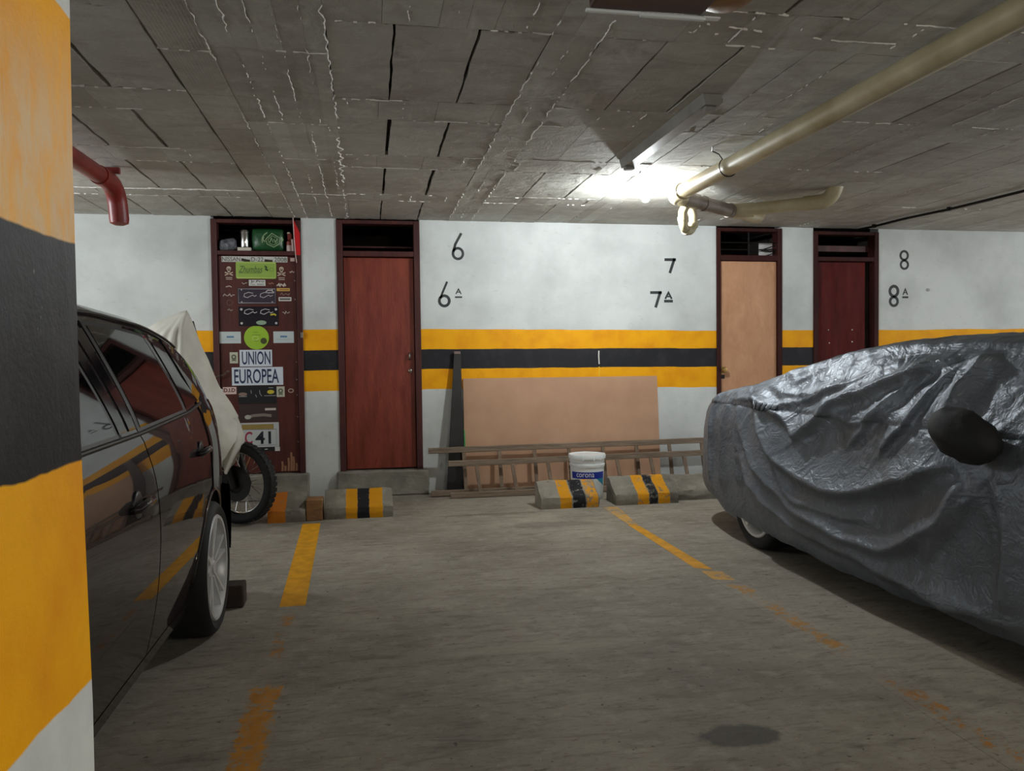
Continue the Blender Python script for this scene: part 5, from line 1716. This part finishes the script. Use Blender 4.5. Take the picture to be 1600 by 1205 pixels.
bm = BM(); hexa(bm, [c + wd * a + wax * b + Vector((0, 0, z)) for z in (-.05, .05) for a, b in ((-.03, -.02), (.03, -.02), (.03, .025), (-.03, .025))], .008); obj('brake_caliper', bm, MAT['dark_metal'], moto)
back = Vector((-wd.x, -wd.y, 0))
for sgn in (-1, 1):
    lo_ = wc + wax * .085 * sgn; hi_ = lo_ + back * .24 + Vector((0, 0, .72))
    bm = BM(); tube(bm, [lo_ - Vector((0, 0, .03)) + back * -.01, lo_.lerp(hi_, .5)], .027, 14); obj('fork_slider', bm, MAT['dark_metal'], moto, True, auto=40)
    bm = BM(); tube(bm, [lo_.lerp(hi_, .45), hi_], .020, 12); obj('fork_tube', bm, MAT['chrome'], moto, True, auto=40)
bm = BM()
rows = []
for i in range(17):
    a = math.radians(88 + 60 * i / 16)
    rd = math.cos(a) * wd + math.sin(a) * Vector((0, 0, 1))
    rows.append([bm.verts.new(wc + rd * (Rt + .022 - .02 * abs(q) ** 2) + wax * q * .062) for q in (-1, -.6, 0, .6, 1)])
for a, b in zip(rows, rows[1:]):
    for k in range(4): bm.faces.new((a[k], b[k], b[k + 1], a[k + 1]))
obj('front_fender', bm, flat('dark_red_fender', 58, 30, 28, .3), moto, True)
# hidden rest of the machine, so that the sheet hangs on something
rwc = Vector((-2.42, 6.36, F + .31))
bm = BM(); lathe(bm, [(.235, -.05), (.27, -.065), (.305, -.04), (.31, 0), (.305, .04), (.27, .065), (.235, .05)], rwc, (0, -1, 0), 40, True); obj('rear_tyre', bm, MAT['rubber'], moto, True)
bm = BM(); lathe(bm, [(.237, -.03), (.225, 0), (.237, .03)], rwc, (0, -1, 0), 40); obj('rear_rim', bm, MAT['chrome'], moto, True)
bm = BM(); tube(bm, [(-1.36, 6.40, .98), (-1.75, 6.38, .62), (-2.05, 6.36, .50), (-2.42, 6.36, .34)], .05, 10); obj('frame', bm, MAT['dark_metal'], moto, True)
bm = BM(); rough_block(bm, -2.0, -1.62, 6.24, 6.48, .34, .66, .01, 3, .05); obj('engine', bm, MAT['dark_metal'], moto)
bm = BM(); rough_block(bm, -1.95, -1.45, 6.26, 6.46, .80, 1.02, .01, 3, .07); obj('fuel_tank', bm, MAT['under'], moto)
bm = BM(); rough_block(bm, -2.5, -1.95, 6.26, 6.46, .80, .90, .01, 3, .03); obj('seat', bm, MAT['under'], moto)
bm = BM(); tube(bm, [(-1.42, 6.02, 1.12), (-1.36, 6.22, 1.10), (-1.36, 6.50, 1.10), (-1.42, 6.70, 1.12)], .014, 8); obj('handlebar', bm, MAT['dark_metal'], moto, True)
bm = BM(); tube(bm, [(-1.20, 6.38, 1.0), (-1.34, 6.38, 1.60)], .02, 8); obj('windscreen_stay', bm, MAT['dark_metal'], moto)
bm = BM(); tube(bm, [(-1.9, 6.2, .45), (-2.05, 6.18, F)], .012, 8); obj('side_stand', bm, MAT['dark_metal'], moto)

def build_tarp():
    TOP = [(-2.75, 1.02), (-2.3, 1.10), (-2.0, 1.25), (-1.72, 1.50), (-1.55, 1.61), (-1.40, 1.675), (-1.36, 1.685), (-1.335, 1.62), (-1.28, 1.47), (-1.20, 1.26), (-1.13, 1.09), (-1.05, .96), (-1.0, .87)]
    HEMF = [(-2.75, .50), (-2.0, .45), (-1.5, .42), (-1.25, .44), (-1.15, .48), (-1.06, .58), (-1.0, .70)]
    xs = [-2.75 + .05 * i for i in range(22)] + [-1.65 + .0125 * i for i in range(53)]
    bm = BM()
    rows = []
    nv = 44
    for x in xs:
        zt = interp(x, TOP); zh = interp(x, HEMF)
        row = []
        f_front = max(0, min(1, (x + 1.30) / .30))      # narrows to the nose
        for j in range(2 * nv + 1):
            s = (j - nv) / nv
            a = abs(s)
            z = zt - (zt - zh) * a ** 1.15
            d = zt - z
            wid = (.30 * (1 - .55 * f_front)) * (1 - math.exp(-d / .16)) + .06 * a
            yy = 6.34 + (1 if s > 0 else -1) * wid
            p = Vector((x, yy, z))
            # hanging folds: pleats fanning from the peak
            ang = math.atan2(x + 1.36, max(.05, 1.75 - z))
            pl = math.sin(ang * 26 + 1.3 * noise.noise(p * 3)) * .016 * min(1, d / .25)
            pl += noise.noise(p * 6) * .012 + .006 * noise.noise(p * 17)
            p.y += (-pl if s < 0 else pl)
            p.x += .012 * noise.noise(p * 5 + Vector((3, 1, 0)))
            row.append(bm.verts.new(p))
        rows.append(row)
    for a, b in zip(rows, rows[1:]):
        for k in range(2 * nv):
            bm.faces.new((a[k], b[k], b[k + 1], a[k + 1]))
    return bm
tarp = obj('motorcycle_sheet', build_tarp(), MAT['tarp'], smooth=True)
tag(tarp, 'beige cloth sheet draped over the motorcycle behind the dark car', 'sheet')
# the gathered corner hanging over the fork
bm = BM()
rows = []
for i in range(15):
    f = i / 14
    z = .86 - .40 * f
    row = []
    for j in range(17):
        u = j / 16
        x0, x1 = -1.16 + .04 * f, interp(f, [(0, -1.0), (.35, -.955), (.55, -.965), (1.0, -1.07)])
        x = x0 + (x1 - x0) * u
        y = 6.20 + .10 * u - .03 * math.sin(u * 9 + f * 3) * (.4 + f) + .012 * noise.noise(Vector((u * 5, f * 5, 2)))
        row.append(bm.verts.new((x, y, z + .03 * math.sin(u * 5 + 1) * f)))
    rows.append(row)
for a, b in zip(rows, rows[1:]):
    for k in range(16): bm.faces.new((a[k], a[k + 1], b[k + 1], b[k]))
obj('gathered_corner', bm, MAT['tarp'], tarp, True)

# ------------------------------------------------------------------ drop the measured frame so that the floor is z = 0
for o in bpy.data.objects:
    if o.parent is None:
        o.location.z -= F
bpy.context.view_layer.update()
